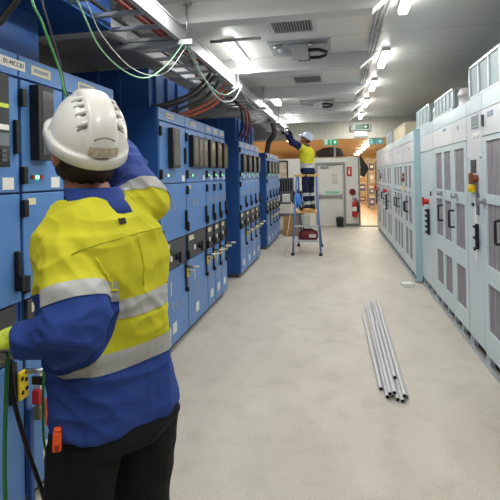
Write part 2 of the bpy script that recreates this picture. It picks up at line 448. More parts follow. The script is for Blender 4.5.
gC = 'blue switchgear cubicles in the third block'
nm = ['first cubicle of the third blue block with its deep blue side exposed', 'second cubicle of the third blue block', 'third cubicle of the third blue block', 'last cubicle of the third blue block']
for k in range(4):
    blue_cab(7.44+k*.48, .475, nm[k], gC, ztop=2.27, first=(k == 0), relays=((.08, .32, 1.75, 2.06),), hinge=(k == 0))
gD = 'blue switchgear cubicles in the farthest block'
nm = ['first cubicle of the farthest blue block, its side towards the camera', 'second cubicle of the farthest blue block', 'third cubicle of the farthest blue block', 'end cubicle of the farthest blue block beside the workbench']
for k in range(4):
    blue_cab(10.34+k*.55, .545, nm[k], gD, ztop=2.2, first=(k == 0), relays=((.08, .4, 1.72, 2.02),), hinge=(k == 0))
# plenums above the blocks
def plenum(label, x0, x1, y0, y1, z0, z1, ribs=True, lid=None):
    t = thing('arc_vent_duct', label, 'duct', ((x0+x1)/2, y0, z0), 'blue ducts on the blue switchgear')
    o = ((x0+x1)/2, y0, z0)
    bx(x0, x1, y0, y1, z0, z1).build('duct_body', BLUE_SHADE, t, o, bevel=.004)
    if ribs:
        n = int((x1-x0)/.22); r = MB()
        for k in range(n): r.box(x0+.05+k*.22, x0+.09+k*.22, y0-.03, y0, z0+.02, z1-.02)
        n = int((y1-y0)/.3)
        for k in range(n): r.box(x1, x1+.03, y0+.1+k*.3, y0+.14+k*.3, z0+.02, z1-.02)
        r.pieces('stiffener', BLUE_SHADE, t, o)
    if lid: bx(*lid).build('duct_hood', BLUE_SHADE, t, o, bevel=.004)
    return t
plenum('blue duct with an overhanging hood above the nearest blue cubicles', -2.7, -1.92, 1.2, 2.72, 2.341, 2.77, False, (-2.8, FX, .9, 3.1, 2.771, 3.0))
plenum('ribbed dark blue duct standing on the second blue block', -2.75, -1.72, 4.05, 5.2, 2.341, 2.72)
plenum('ribbed dark blue duct standing on the third blue block', -2.7, -1.66, 7.48, 9.2, 2.271, 2.66)

# ------------------------------------------------------------------ pale cabinets
RXF = 1.24
def handle(mb, y, z, s=1.):
    mb.tube([(-.004, y, z+.09*s), (-.055, y, z+.09*s), (-.06, y, z+.085*s), (-.06, y, z-.085*s), (-.055, y, z-.09*s), (-.004, y, z-.09*s)], .011, 8)
def pale_base(t, w, ztop, sgn=1, x1=.85, post=None):
    bx(.016, x1, 0, w, .1, ztop).build('carcass', PALE, t)
    pl = MB(); pl.box(.06, x1, 0.003, w-.003, 0, .1, 0)
    n = max(1, int(w/.3))
    for k in range(n+1):
        yy = min(w-.04, .01+k*w/n); pl.box(.018, .06, yy, yy+.035, .0, .1, 1)
    pl.build('plinth', [HOLE, PALE], t)
    bx(-.012, .02, 0, w, 0, .018).build('kick_rail', ALU, t)
    bx(0, .016, 0, w, ztop-.14, ztop).build('top_band', PALE, t, bevel=.003)
def grille_door(t, y0, y1, z0, z1, cols, rows, hy=None, hz=1.18, knob=None, side=1):
    """framed door with real openings holding filter grilles"""
    m = MB(); x0, x1 = -.004, .012
    ys = [y0]; zs = [z0]
    m_ = MB()
    cy = sorted(cols); rz = sorted(rows)
    yy = y0
    for a, b in cy: m.box(x0, x1, yy, a, z0, z1); yy = b
    m.box(x0, x1, yy, y1, z0, z1)
    for a, b in cy:
        zz = z0
        for c, d_ in rz: m.box(x0, x1, a, b, zz, c); zz = d_
        m.box(x0, x1, a, b, zz, z1)
    d = m.build('door', PALE, t)
    for a, b in cy:
        for c, d_ in rz: m_ = bx(.0085, .0118, a-.002, b+.002, c-.002, d_+.002).build('filter_grille', FILTER, d)
    if hy is not None:
        h = MB(); handle(h, hy, hz); h.pieces('handle', BLACK, d)
    if knob is not None:
        k = MB(); k.cyl((-.004, knob, 1.435), (-.05, knob, 1.435), .022, 12); k.cyl((-.05, knob, 1.435), (-.062, knob, 1.435), .03, 12); k.box(-.03, -.004, knob-.03, knob+.03, 1.41, 1.46)
        k.build('lock', STEEL, d, bevel=.002)
    return d
rows3 = ((.30, .72), (.90, 1.36), (1.48, 1.93))
gR = 'pale blue grey cabinets on the corridor side with filter grilles'
def pale(y0, w, label, ztop=2.37, x=RXF):
    t = thing('drive_cabinet', label, 'cabinet', (x, y0, 0), gR); pale_base(t, w, ztop); return t
# nearest, cut by the frame
t = pale(3.3, 1.02, 'pale cabinet nearest the camera with tall filter grilles, cut by the frame')
bx(-.002, .016, .005, 1.015, 2.0, 2.225).build('blank_panel', PALEW, t, bevel=.003)
grille_door(t, .005, 1.015, .12, 1.99, ((.10, .44), (.56, .92)), ((.33, .74), (.89, 1.42), (1.5, 1.95)), hy=.53, hz=1.22, knob=.955)
bx(-.006, 0, .72, .86, 2.15, 2.19).build('nameplate', GREYP, t)
bx(-.02, -.002, .955, .985, 2.08, 2.18).build('door_latch', DKGREY, t)
# control column
t = pale(4.33, .475, 'narrow pale control column with small display, brown selector and yellow tag')
bx(-.002, .016, .005, .47, 1.82, 2.225).build('instrument_panel', PALEW, t, bevel=.003)
dd = bx(-.012, -.002, .08, .28, 2.09, 2.21).build('display_bezel', mat('bezel', (158, 170, 172), .4), t, bevel=.003)
bx(-.014, -.012, .10, .26, 2.11, 2.195).build('screen', mat('lcd', (120, 140, 142), .25), dd)
m = MB()
for a in (.10, .2): m.cyl((-.002, a, 2.02), (-.012, a, 2.02), .02, 12)
m.pieces('push_button', WHITEP, t)
m = MB(); m.box(-.004, -.002, .08, .30, 2.0, 2.045); m.build('nameplate', WHITEP, t)
bx(-.002, .016, .005, .47, .12, 1.81).build('door', PALE, t, bevel=.003)
sp = bx(-.006, -.002, .06, .38, 1.50, 1.84).build('switch_plate', PALEW, t)
bx(-.012, -.006, .16, .32, 1.68, 1.80).build('voltage_window', mat('dark_meter', (52, 44, 48), .3), sp)
m = MB(); m.cyl((-.006, .12, 1.63), (-.05, .12, 1.63), .035, 14); m.box(-.08, -.05, .10, .14, 1.58, 1.68)
m.build('selector_switch', BROWN, sp, bevel=.003)
bx(-.012, -.006, .16, .32, 1.57, 1.65).build('switch_block', mat('dark_meter', (52, 44, 48), .3), sp)
m = MB(); m.box(-.03, -.004, .20, .34, 1.50, 1.57); m.cyl((-.03, .27, 1.535), (-.05, .27, 1.535), .035, 14); m.build('lockout_tag', YEL, t, bevel=.004)
bx(-.012, -.002, .10, .17, 1.30, 1.60).build('slot_window', mat('slot_dark', (84, 88, 100), .3), t)
bx(-.012, -.002, .26, .32, 1.37, 1.40).build('keyhole', BLACK, t)
bx(-.006, -.002, .19, .25, .86, 1.36).build('paper_strip', WHITEP, t)
m = MB(); m.box(-.03, -.004, .12, .16, .99, 1.22)
for z in (1.0, 1.1, 1.2): m.tube([(-.02, .14, z), (-.05, .12, z), (-.06, .05, z)], .011, 8)
m.build('door_handle', BLACK, t, bevel=.003)
# twin door cabinet
t = pale(4.815, 1.62, 'pale cabinet with two doors and three columns of filter grilles beside the red switch')
bx(-.002, .016, .005, .565, 2.0, 2.225).build('blank_panel', PALEW, t, bevel=.003)
bx(-.002, .016, .575, 1.615, 2.0, 2.225).build('blank_panel', PALEW, t, bevel=.003)
grille_door(t, .005, .565, .12, 1.99, ((.10, .47),), rows3, hy=.525, hz=1.18, knob=.40)
grille_door(t, .575, 1.615, .12, 1.99, ((.66, .99), (1.10, 1.46)), rows3, hy=1.07, hz=1.2, knob=1.12)
bx(-.006, 0, .86, 1.0, 2.17, 2.2).build('nameplate', GREYP, t); bx(-.006, 0, .3, .34, 2.13, 2.17).build('nameplate', GREYP, t)
# red switch column
def switch_strip(t, y, z0, z1):
    m = MB(); m.box(-.03, -.004, y-.05, y+.05, z0, z1)
    for k in range(5): zz = z0+.04+k*(z1-z0-.06)/4; m.box(-.06, -.03, y-.04, y+.02, zz-.014, zz+.014)
    m.build('terminal_strip', BLACK, t, bevel=.004)
    m = MB(); m.cyl((-.004, y+.03, z1+.1), (-.06, y+.03, z1+.1), .04, 16); m.box(-.085, -.06, y+.015, y+.045, z1+.04, z1+.16); m.build('isolator_knob', RED, t, bevel=.004)
t = pale(6.445, .935, 'narrow pale column carrying a red isolator knob above a black terminal strip', )
bx(-.002, .016, .005, .93, 1.99, 2.225).build('blank_panel', PALEW, t, bevel=.003)
bx(-.002, .016, .005, .93, .12, 1.98).build('door', PALE, t, bevel=.003)
switch_strip(t, .33, .82, 1.18)
bx(-.012, -.002, .14, .19, 1.37, 1.43).build('keyhole', BLACK, t)
# far block, slightly proud
FX2 = 1.15
def far_cab(y0, w, label, cols, hy, extra=None):
    t = pale(y0, w, label, 2.33, FX2)
    bx(-.002, .016, .005, w-.005, 1.86, 2.18).build('blank_panel', PALEW, t, bevel=.003)
    grille_door(t, .005, w-.005, .12, 1.85, cols, ((.28, .76), (.86, 1.3), (1.44, 1.8)), hy=None, knob=None)
    h = MB()
    for y in hy: handle(h, y, 1.12, .9)
    h.pieces('handle', BLACK, t)
    k = MB()
    for a, b in cols: k.cyl((-.004, (a+b)/2, 1.37), (-.04, (a+b)/2, 1.37), .02, 10)
    k.pieces('lock', STEEL, t)
    bx(-.006, -.002, w*.35, w*.35+.1, 2.06, 2.1).build('nameplate', GREYP, t)
    if extra == 'strip': switch_strip(t, w-.12, .8, 1.16)
    if extra == 'selector':
        m = MB(); m.box(-.03, -.004, w-.18, w-.1, 1.62, 1.68); m.cyl((-.004, w-.14, 1.57), (-.05, w-.14, 1.57), .04, 12); m.build('selector_switch', BROWN, t)
        bx(-.02, -.004, w-.18, w-.08, 1.36, 1.46).build('lockout_tag', YEL, t)
    return t
bx_ = bx(-.004, .095, -.016, -.002, .02, 2.36)
t0 = far_cab(7.4, 1.25, 'first cabinet of the far pale block, its blue edge post towards the camera', ((.30, .62), (.72, 1.05)), (.66, .78), 'selector')
bx_.build('edge_post', PALEB, t0, (0.0, 0, 0), bevel=.004)
far_cab(8.66, 1.5, 'second cabinet of the far pale block, three grille columns wide', ((.12, .42), (.52, .82), (.95, 1.3)), (.46, .88))
far_cab(10.17, 1.4, 'third cabinet of the far pale block with a small red isolator', ((.42, .72), (.82, 1.15)), (.77,), 'strip')
far_cab(11.58, 1.4, 'fourth cabinet of the far pale block', ((.2, .55), (.68, 1.05)), (.6, .72), 'selector')
far_cab(12.99, 1.4, 'last pale cabinet beside the lit doorway', ((.2, .55), (.68, 1.05)), (.6,), 'strip')
# roof vents
VB = mat('vent_silver', (190, 200, 204), .35, metal=.35, var=.06)
VM = mat('vent_mesh', (140, 156, 160), .5, metal=.2, var=.1, vscale=60)
def roofbox(y0, y1, z0, z1, label, n, x0=RXF, x1=2.0, body=VB, fan=None):
    o = (x0, y0, z0); t = thing('roof_vent_box', label, 'vent', o, 'vent boxes on the pale cabinets')
    bx(x0+.012, x1, y0+.004, y1-.004, z0, z1-.01).build('mesh_panel', VM if body is VB else body, t, o)
    m = MB(); w = .022
    m.box(x0, x0+.03, y0, y1, z1-w, z1).box(x0, x0+.03, y0, y1, z0, z0+w)
    m.box(x0+.03, x1, y0, y0+.03, z1-w, z1).box(x0+.03, x1, y1-.03, y1, z1-w, z1)
    for k in range(n+1):
        yy = y0+(y1-y0-w)*k/n; m.box(x0, x0+.02, yy, yy+w, z0, z1)
    m.build('frame', body, t, o)
    return t
roofbox(3.0, 4.7, 2.371, 2.68, 'large silver vent box on top of the control column and nearest pale cabinet', 6)
roofbox(5.33, 6.3, 2.371, 2.61, 'silver vent box above the twin door cabinet, behind the round fan', 5)
roofbox(6.66, 7.7, 2.371, 2.64, 'short silver vent box above the red isolator column', 4)
roofbox(8.42, 10.2, 2.331, 2.58, 'cream vent box on the far pale block', 2, FX2+.02, body=mat('cream_box', (196, 186, 160), .5))
roofbox(10.4, 11.6, 2.331, 2.6, 'grey vent box farthest along the pale cabinets', 2, FX2+.02)
def fan(y, label, r=.2, h=.17):
    t = thing('roof_fan', label, 'fan', (1.24+r+.02, y, 2.371), 'round fans between the vent boxes')
    m = MB(); m.lathe([(r, 0), (r, .02), (r*.92, .03), (r*.92, h*.6), (r, h*.62), (r, h*.72), (r*.85, h), (r*.2, h+.01)], 28); m.build('fan_housing', mat('fan_white', (206, 204, 204), .4), t)
    bx(-r, .4, r+.004, r+.012, 0, .2).build('bracket', mat('bracket_grey', (130, 144, 146), .4), t)
fan(5.19, 'white round fan between the large vent box and the next one', .12, .19)
fan(6.52, 'small white round fan squeezed between two silver vent boxes', .11, .18)

# ------------------------------------------------------------------ cable ladder and cables
def ladder():
    o = (-1.42, 1.0, 2.78); t = thing('cable_ladder', 'long silver cable ladder hung under the ceiling above the blue cabinets', 'cable tray', o)
    for x in (-1.66, -1.22):
        m = MB(); m.box(x, x+.012, .6, 12.6, 2.78, 2.9); m.box(x-.015 if x < -1.5 else x-.02, x+.02, .6, 12.6, 2.776, 2.785); m.box(x-.01, x+.02, .6, 12.6, 2.895, 2.905)
        m.build('side_rail', mat('rail_grey', (168, 170, 174), .45), t, o)
    for k in range(40): bx(-1.646, -1.222, .75+k*.3, .79+k*.3, 2.785, 2.81).build('rung', ALU, t, o)
    return t
ladder()
for k, y in enumerate((1.65, 3.48, 5.38, 7.24, 9.2, 10.95)):
    o = (-1.42, y, 2.73); t = thing('ladder_hanger', 'threaded rod hanger under the cable ladder, %s from the near end' % 'first second third fourth fifth sixth'.split()[k], 'bracket', o, 'hangers of the cable ladder')
    bx(-1.75, -1.10, y-.03, y+.03, 2.735, 2.775).build('strut_channel', ALU, t, o)
    for x in (-1.71, -1.15):
        m = MB(); m.cyl((x, y, 2.735), (x, y, 3.1), .008, 8); m.box(x-.03, x+.03, y-.03, y+.03, 3.06, 3.1); m.pieces('threaded_rod', STEEL, t, o)
def cable(name, pts, r, m, label, group=None, cat='cable', n=10):
    pts = [V(p) for p in pts]; q = []
    for i in range(len(pts)-1):
        p0, p1, p2, p3 = pts[max(i-1, 0)], pts[i], pts[i+1], pts[min(i+2, len(pts)-1)]
        for k in range(n):
            u = k/n
            q.append(.5*((2*p1)+(p2-p0)*u+(2*p0-5*p1+4*p2-p3)*u*u+(3*p1-p0-3*p2+p3)*u**3))
    q.append(pts[-1])
    o = MB().tube(q, r, 8).build(name, m)
    return tag(o, label, cat, group)
gc = 'cables lying along the cable ladder'
for k, (x, y0, y1, rd) in enumerate(((-1.36, .7, 4.3, 1), (-1.315, .7, 4.9, 1), (-1.27, .7, 5.4, 0), (-1.52, 2.4, 12.2, 0), (-1.56, 5.0, 12.3, 1))):
    pts = [(x+random.uniform(-.01, .01), y0+j*(y1-y0)/8, 2.828) for j in range(9)]
    cable('power_cable', pts, .014, (REDW if rd else BLKW), '%s power cable lying on the cable ladder, %s' % ('red brown' if rd else 'black', 'third from the lit side rail,second from the lit side rail,closest to the lit side rail,second from the far rail,closest to the far rail'.split(',')[k]), gc)
# drops onto the second block
gd = 'cables dropping onto the second blue block'
nm = ['black cable sagging from the ladder to the second blue block, nearest the camera', 'black cable looping onto the second blue block beside the nearest drop',
      'black cable dropping onto the second blue block next to the orange ones', 'orange brown cable curving down onto the second blue block, closer one', 'orange brown cable curving down onto the second blue block, farther one']
for k in range(5):
    y = (4.12, 4.26, 4.5, 4.75, 4.95)[k]
    cable('drop_cable', [(-1.33, y+.75, 2.87), (-1.34, y+.55, 2.72), (-1.42, y+.32, 2.54), (-1.55, y+.08, 2.42), (-1.68, y-.1, 2.345)], .017, BLKW if k < 3 else mat('orange_cable', (176, 82, 52), .5), nm[k], gd)
for k in range(4):
    y = 9.9+k*.14
    cable('drop_cable', [(-1.35, y-.9, 2.83), (-1.33, y-.5, 2.74), (-1.36, y-.1, 2.58), (-1.55, y+.4, 2.45), (-1.65, y+.7, 2.205)], .026, BLKW,
          'black cable bending onto the farthest blue block, %s of four' % 'first second third fourth'.split()[k], 'cables dropping onto the farthest blue block')
for k in range(3):
    y = 7.7+k*.3
    cable('drop_cable', [(-1.5, y-1.2, 2.83), (-1.45, y-.8, 2.74), (-1.5, y-.4, 2.5), (-1.62, y-.1, 2.38), (-1.66, y, 2.275)], .02, REDW if k else BLKW,
          '%s cable drooping onto the third blue block, %s along' % ('red brown' if k else 'black', 'first second third'.split()[k]), 'cables dropping onto the third blue block')

# wires looping under the ladder
gw = 'loose wires looping under the cable ladder'
cable('earth_wire', [(-1.17, 1.68, 2.735), (-1.12, 1.88, 2.47), (-1.14, 2.09, 2.34), (-1.155, 2.40, 2.29), (-1.16, 2.72, 2.325), (-1.16, 3.08, 2.50), (-1.17, 3.44, 2.74)], .0042, LGREEN, 'light green wire in the widest loop under the cable ladder', gw)
cable('control_wire', [(-1.15, 1.70, 2.735), (-1.13, 1.95, 2.52), (-1.16, 2.15, 2.42), (-1.17, 2.48, 2.34), (-1.17, 2.83, 2.36), (-1.165, 3.13, 2.47), (-1.16, 3.50, 2.74)], .003, WHTW, 'thin whitish wire hanging beside the widest light green loop', gw)
cable('earth_wire', [(-1.16, 3.49, 2.73), (-1.15, 3.78, 2.60), (-1.12, 4.15, 2.50), (-1.1, 4.55, 2.52), (-1.1, 4.95, 2.64), (-1.12, 5.37, 2.77)], .0055, LGREEN, 'light green wire in the second loop along the cable ladder', gw)
cable('control_wire', [(-1.14, 3.52, 2.73), (-1.15, 3.92, 2.57), (-1.13, 4.4, 2.45), (-1.1, 4.88, 2.52), (-1.11, 5.37, 2.76)], .0055, WHTW, 'whitish wire sagging lowest in the second loop along the cable ladder', gw)
cable('control_wire', [(-1.13, 5.38, 2.74), (-1.13, 5.85, 2.66), (-1.12, 6.4, 2.63), (-1.12, 6.9, 2.68), (-1.13, 7.24, 2.74)], .006, WHTW, 'whitish wire in the third loop along the cable ladder', gw)
gw = 'wires hanging by the nearest worker'
cable('earth_wire', [(-1.10, 1.70, 2.735), (-1.02, 1.45, 2.50), (-.955, 1.32, 2.29), (-.94, 1.35, 2.212), (-.938, 1.40, 2.134), (-.943, 1.45, 2.071), (-.939, 1.47, 2.0), (-.95, 1.55, 1.93)], .0042, mat('bright_green_wire', (88, 170, 100), .45), 'green wire hanging straight down behind the white hard hat', gw)
cable('control_wire', [(-1.08, 1.72, 2.735), (-1.01, 1.5, 2.52), (-.945, 1.36, 2.31), (-.932, 1.37, 2.218), (-.943, 1.43, 2.142), (-.948, 1.468, 2.075), (-.947, 1.49, 2.01), (-.95, 1.56, 1.94)], .0034, mat('grey_wire', (70, 64, 76), .5), 'dark grey wire hanging beside the straight green wire', gw)
cable('power_cable', [(-1.24, 1.66, 2.776), (-1.27, 1.69, 2.50), (-1.33, 1.68, 2.39), (-1.40, 1.66, 2.33), (-1.62, 1.62, 2.36), (-1.75, 1.6, 2.345)], .013, BLKW, 'thick black cable curving onto the nearest blue cubicle', gw)

# ------------------------------------------------------------------ ceiling equipment
VENTD = mat('vent_dark', (58, 60, 62), .7)
def vent(x0, x1, y0, y1, label):
    o = ((x0+x1)/2, (y0+y1)/2, ZC); t = thing('ceiling_vent', label, 'vent', o, 'louvred ceiling vents')
    m = MB(); z0, z1 = ZC-.02, ZC-.001
    m.box(x0-.04, x0, y0-.04, y1+.04, z0, z1).box(x1, x1+.04, y0-.04, y1+.04, z0, z1).box(x0, x1, y0-.04, y0, z0, z1).box(x0, x1, y1, y1+.04, z0, z1)
    m.build('frame', CEILBM, t, o); bx(x0, x1, y0, y1, ZC-.004, ZC-.001).build('backing', VENTD, t, o)
    m = MB(); n = 14
    for k in range(n):
        x = x0+(k+.5)*(x1-x0)/n; m.box(x-.006, x+.006, y0, y1, ZC-.018, ZC-.004)
    m.pieces('louvre', mat('louvre_grey', (150, 152, 154), .4), t, o)
vent(-.58, -.21, 4.05, 4.48, 'louvred ceiling vent nearest the camera, between the first beam and a sensor plate')
vent(-.6, -.22, 6.55, 7.02, 'louvred ceiling vent second along, beyond the second visible beam')
vent(-.55, -.15, 7.9, 8.3, 'thin louvred ceiling vent third along')
vent(-.45, -.05, 10.2, 10.5, 'thin louvred ceiling vent nearest the bulkhead')
def sensor(xc, yc, label):
    o = (xc, yc, ZC); t = thing('gas_damper_unit', label, 'ceiling unit', o, 'ceiling units with black hoses')
    bx(xc-.33, xc+.33, yc-.28, yc+.28, ZC-.012, ZC-.001).build('mounting_plate', ALU, t, o)
    m = MB(); m.lathe([(.2, -.012), (.2, -.03), (.17, -.06), (.05, -.07)], 24, M=Matrix.Translation((xc-.05, yc, ZC))); m.build('damper_disc', mat('disc_grey', (168, 172, 176), .35, metal=.5), t, o)
    bx(xc-.08, xc+.09, yc-.17, yc-.05, ZC-.16, ZC-.012).build('junction_box', mat('jb_grey', (196, 198, 200), .45), t, o, bevel=.006)
    bx(xc-.04, xc+.1, yc+.05, yc+.14, ZC-.13, ZC-.02).build('actuator', mat('act_grey', (96, 98, 102), .45), t, o, bevel=.006)
    a = [(xc+.08, yc-.1, ZC-.07), (xc+.2, yc-.1, ZC-.07), (xc+.28, yc-.03, ZC-.08), (xc+.27, yc+.07, ZC-.09), (xc+.2, yc+.12, ZC-.1), (xc+.1, yc+.1, ZC-.1)]
    m = MB(); m.tube([V(p) for p in a], .018, 10); m.build('hose', BLACK, t, o)
    m = MB(); m.cyl((xc-.28, yc-.15, ZC-.03), (xc-.1, yc-.12, ZC-.03), .02, 10); m.cyl((xc+.1, yc-.2, ZC-.04), (xc+.3, yc-.2, ZC-.04), .02, 10); m.pieces('conduit_stub', STEEL, t, o)
sensor(-.38, 5.08, 'ceiling unit with looped black hose on a silver plate, nearest')
sensor(-.36, 9.0, 'ceiling unit with looped black hose, second along the corridor')
sensor(-.3, 11.55, 'ceiling unit with black hose just before the bulkhead')
tag(MB().cyl((-1.22, 4.42, 3.03), (-.71, 4.42, 3.03), .016, 10).build('cross_conduit', STEEL), 'silver conduit crossing the ceiling from the cable ladder', 'conduit')
gk = 'white conduits running along the corridor ceiling'
for k in range(3):
    x = .355+k*.035
    m = MB(); m.cyl((x, 3.72, 3.06), (x, 11.9, 3.06), .011, 8)
    for y in (4.6, 6.4, 8.3, 10.2): m.box(x-.014, x+.014, y-.015, y+.015, 3.045, ZC)
    tag(m.build('ceiling_conduit', PVC), '%s of three white conduits running along the ceiling past the beam ends' % ('innermost', 'middle', 'outermost')[k], 'conduit', gk)

# ------------------------------------------------------------------ signs
def exit_sign(x, y, z, w, h, label, green, face, rods, arrow=1):
    o = (x, y, z); t = thing('exit_sign', label, 'sign', o, 'green exit signs')
    b = bx(x-w/2, x+w/2, y, y+.03, z, z+h).build('sign_box', WHITE, t, o, bevel=.004)
    if rods:
        for a in (-.25, .25): bx(x+a*w-w*.22, x+a*w+w*.22, y-.003, y, z+.02, z+h-.02).build('sign_face', face, t, o)
    else: bx(x-w/2+.012, x+w/2-.012, y-.003, y, z+.012, z+h-.012).build('sign_face', face, t, o)
    s = h; m = MB(); f = y-.006
    def q(a, b_, c, d): m.box(x+a*s, x+b_*s, f, y-.003, z+c*s, z+d*s)
    # arrow
    ax = .42*w/h*arrow*.62
    q(ax-.16, ax+.12, .45, .55)
    bm = m.bm
    tri = [(ax+.3*arrow, .5), (ax+.04*arrow, .76), (ax+.04*arrow, .24)]
    A = [bm.verts.new((x+a*s, f, z+c*s)) for a, c in tri]; B = [bm.verts.new((x+a*s, y-.003, z+c*s)) for a, c in tri]
    bm.faces.new(A); bm.faces.new(list(reversed(B)))
    for k in range(3): bm.faces.new((A[k], B[k], B[(k+1) % 3], A[(k+1) % 3]))
    # running figure and doorway
    bx0 = -.5*w/h*.62*arrow
    q(bx0-.28, bx0-.2, .15, .86); q(bx0-.28, bx0+.14, .79, .86)
    m.cyl((x+(bx0+.06)*s, f, z+.68*s), (x+(bx0+.06)*s, y-.003, z+.68*s), .065*s, 12)
    for p, r in ((((bx0+.03), .6), ((bx0-.04), .4)), (((bx0-.04), .4), ((bx0+.1), .3)), (((bx0+.1), .3), ((bx0+.08), .14)), (((bx0-.04), .4), ((bx0-.16), .22)), (((bx0+.03), .58), ((bx0+.17), .5)), (((bx0+.03), .58), ((bx0-.12), .5))):
        m.tube([(x+p[0]*s, f+.001, z+p[1]*s), (x+r[0]*s, f+.001, z+r[1]*s)], .04*s, 6)
    m.build('pictogram', green, t, o)
    if rods:
        r = MB()
        for a in (-.3, .3): r.cyl((x+a*w, y+.015, z+h), (x+a*w, y+.015, ZC), .006, 8)
        r.pieces('hanger_rod', STEEL, t, o)
    return t
WG = mat('lit_sign_white', (226, 244, 234), .4, emit=(214, 246, 228), estr=.55)
PG = mat('lit_sign_green', (40, 150, 96), .4, emit=(30, 140, 84), estr=.35)
exit_sign(-.18, 13.0, 2.47, .38, .19, 'lit exit sign above the white door, arrow and running figure on green squares', WG, PG, True)
exit_sign(1.0, 12.6, 2.44, .38, .18, 'pale lit exit sign hanging over the lit doorway beside the pale cabinets', WG, mat('lit_sign_teal', (120, 190, 190), .4, emit=(110, 190, 186), estr=.4), True)
exit_sign(.57, 11.9, 2.78, .46, .16, 'dark green exit sign on the bulkhead, larger than the two lit ones', WHITEP, SIGNGD, False)
tag(bx(.42, .75, 11.95, 11.999, 2.62, 2.76).build('emergency_lamp', WHITE, bevel=.01), 'white box lamp fixed under the dark green exit sign', 'lamp')
t = thing('fire_sign', 'red fire extinguisher sign on the white partition beside the door', 'sign', (.34, 15, 1.6))
o = (.34, 15, 1.6); bx(.275, .43, 14.99, 14.999, 1.60, 1.9).build('sign_face', RED, t, o)
m = MB(); m.box(.325, .375, 14.985, 14.99, 1.66, 1.80); m.box(.335, .355, 14.985, 14.99, 1.80, 1.845); m.box(.345, .39, 14.985, 14.99, 1.825, 1.845); m.build('pictogram', WHITEP, t, o)
t = tag(MB().cyl((.44, 14.96, 1.1), (.44, 14.999, 1.1), .1, 28).build('alarm_disc', DKRED, bevel=.006), 'round dark red alarm sounder above the fire extinguisher', 'alarm')
def extinguisher():
    o = (.50, 14.9, .3); t = thing('fire_extinguisher', 'red fire extinguisher hung on the white partition by the doorway', 'fire extinguisher', o)
    M_ = Matrix.Translation((.50, 14.88, .3))
    m = MB(); m.lathe([(.02, 0), (.075, .01), (.085, .03), (.085, .43), (.07, .49), (.03, .52), (.03, .55)], 20, M=M_); m.build('cylinder', RED, t, o)
    m = MB(); m.lathe([(.087, .2), (.087, .34)], 20, M=M_, cap=False); m.build('label_band', WHITEP, t, o)
    m = MB(); m.box(.47, .53, 14.86, 14.9, .85, .88); m.box(.44, .58, 14.87, 14.89, .9, .92); m.tube([(.46, 14.88, .89), (.42, 14.86, .87)], .012, 8); m.build('valve', BLACK, t, o)
    m = MB(); m.tube([V(p) for p in ((.54, 14.87, .87), (.6, 14.85, .8), (.61, 14.84, .6), (.6, 14.84, .45))], .02, 8); m.cyl((.6, 14.84, .45), (.6, 14.84, .62), .035, 12); m.build('hose', BLACK, t, o)
    bx(.45, .55, 14.965, 14.999, .5, .62).build('bracket', STEEL, t, o)
extinguisher()
def bin_():
    o = (.03, 14.84, 0); t = thing('waste_bin', 'black lidded bin on the floor by the white door', 'bin', o)
    m = MB(); rg = lambda s, z, y=0: [V((.03+s*a*.12, 14.84+s*b*.1, z)) for a, b in ((-1, -1), (1, -1), (1, 1), (-1, 1))]
    m.loft([rg(.8, .001), rg(1, .26)], 0, True, False); m.build('bin_body', BLACK, t, o, bevel=.01)
    m = MB(); m.loft([rg(1.05, .26), rg(1.05, .285), rg(.5, .33)], 0, True, False); m.build('lid', BLACK, t, o, bevel=.008)
bin_()
# dark drape at the jamb
m = MB(); rings = []
for k in range(9):
    u = k/8; z = 1.62+.62*(1-u); wdt = .03+(.24*u/.6 if u < .6 else .24-.16*(u-.6)/.4)
    rings.append([V((.69, 14.93, z)), V((.69+wdt, 14.90-.05*u, z-.06*u)), V((.69+wdt, 14.94-.05*u, z-.06*u)), V((.69, 14.96, z))])
m.loft(rings); tag(m.build('hanging_cloth', DUSTY, smooth=True), 'dark grey cloth bunched on the edge of the partition at the lit doorway', 'cloth')
# lumps on top of the partition
def lump(name, c, s, mt, label, cat, seed):
    m = MB(); rings = []
    for i in range(9):
        th = -PI/2+PI*i/8
        ring = []
        for k in range(18):
            a = 2*PI*k/18; d = V((math.cos(th)*math.cos(a), math.cos(th)*math.sin(a), math.sin(th)))
            n = 1+.28*noise.noise(d*1.7+V((seed, 0, 0)))
            ring.append(V((c[0]+d.x*s[0]*n, c[1]+d.y*s[1]*n, c[2]+max(-.8, d.z)*s[2]*n)))
        rings.append(ring)
    m.loft(rings); return tag(m.build(name, mt, smooth=True), label, cat)
tag(bx(-.75, .3, 15.03, 15.11, 2.201, 2.225).build('plank', WOOD, bevel=.003), 'thin timber plank lying along the top of the partition', 'plank')
lump('tarpaulin', (-.28, 15.5, 2.37), (.5, .3, .19), DUSTY, 'crumpled dark tarpaulin bundle seen over the top of the white partition', 'tarpaulin', 3.)
tag(bx(-.9, .55, 15.25, 15.9, 0, 2.24).build('storage_cupboard', pm, bevel=.005), 'white cupboard behind the partition carrying the dark tarpaulin', 'cupboard')

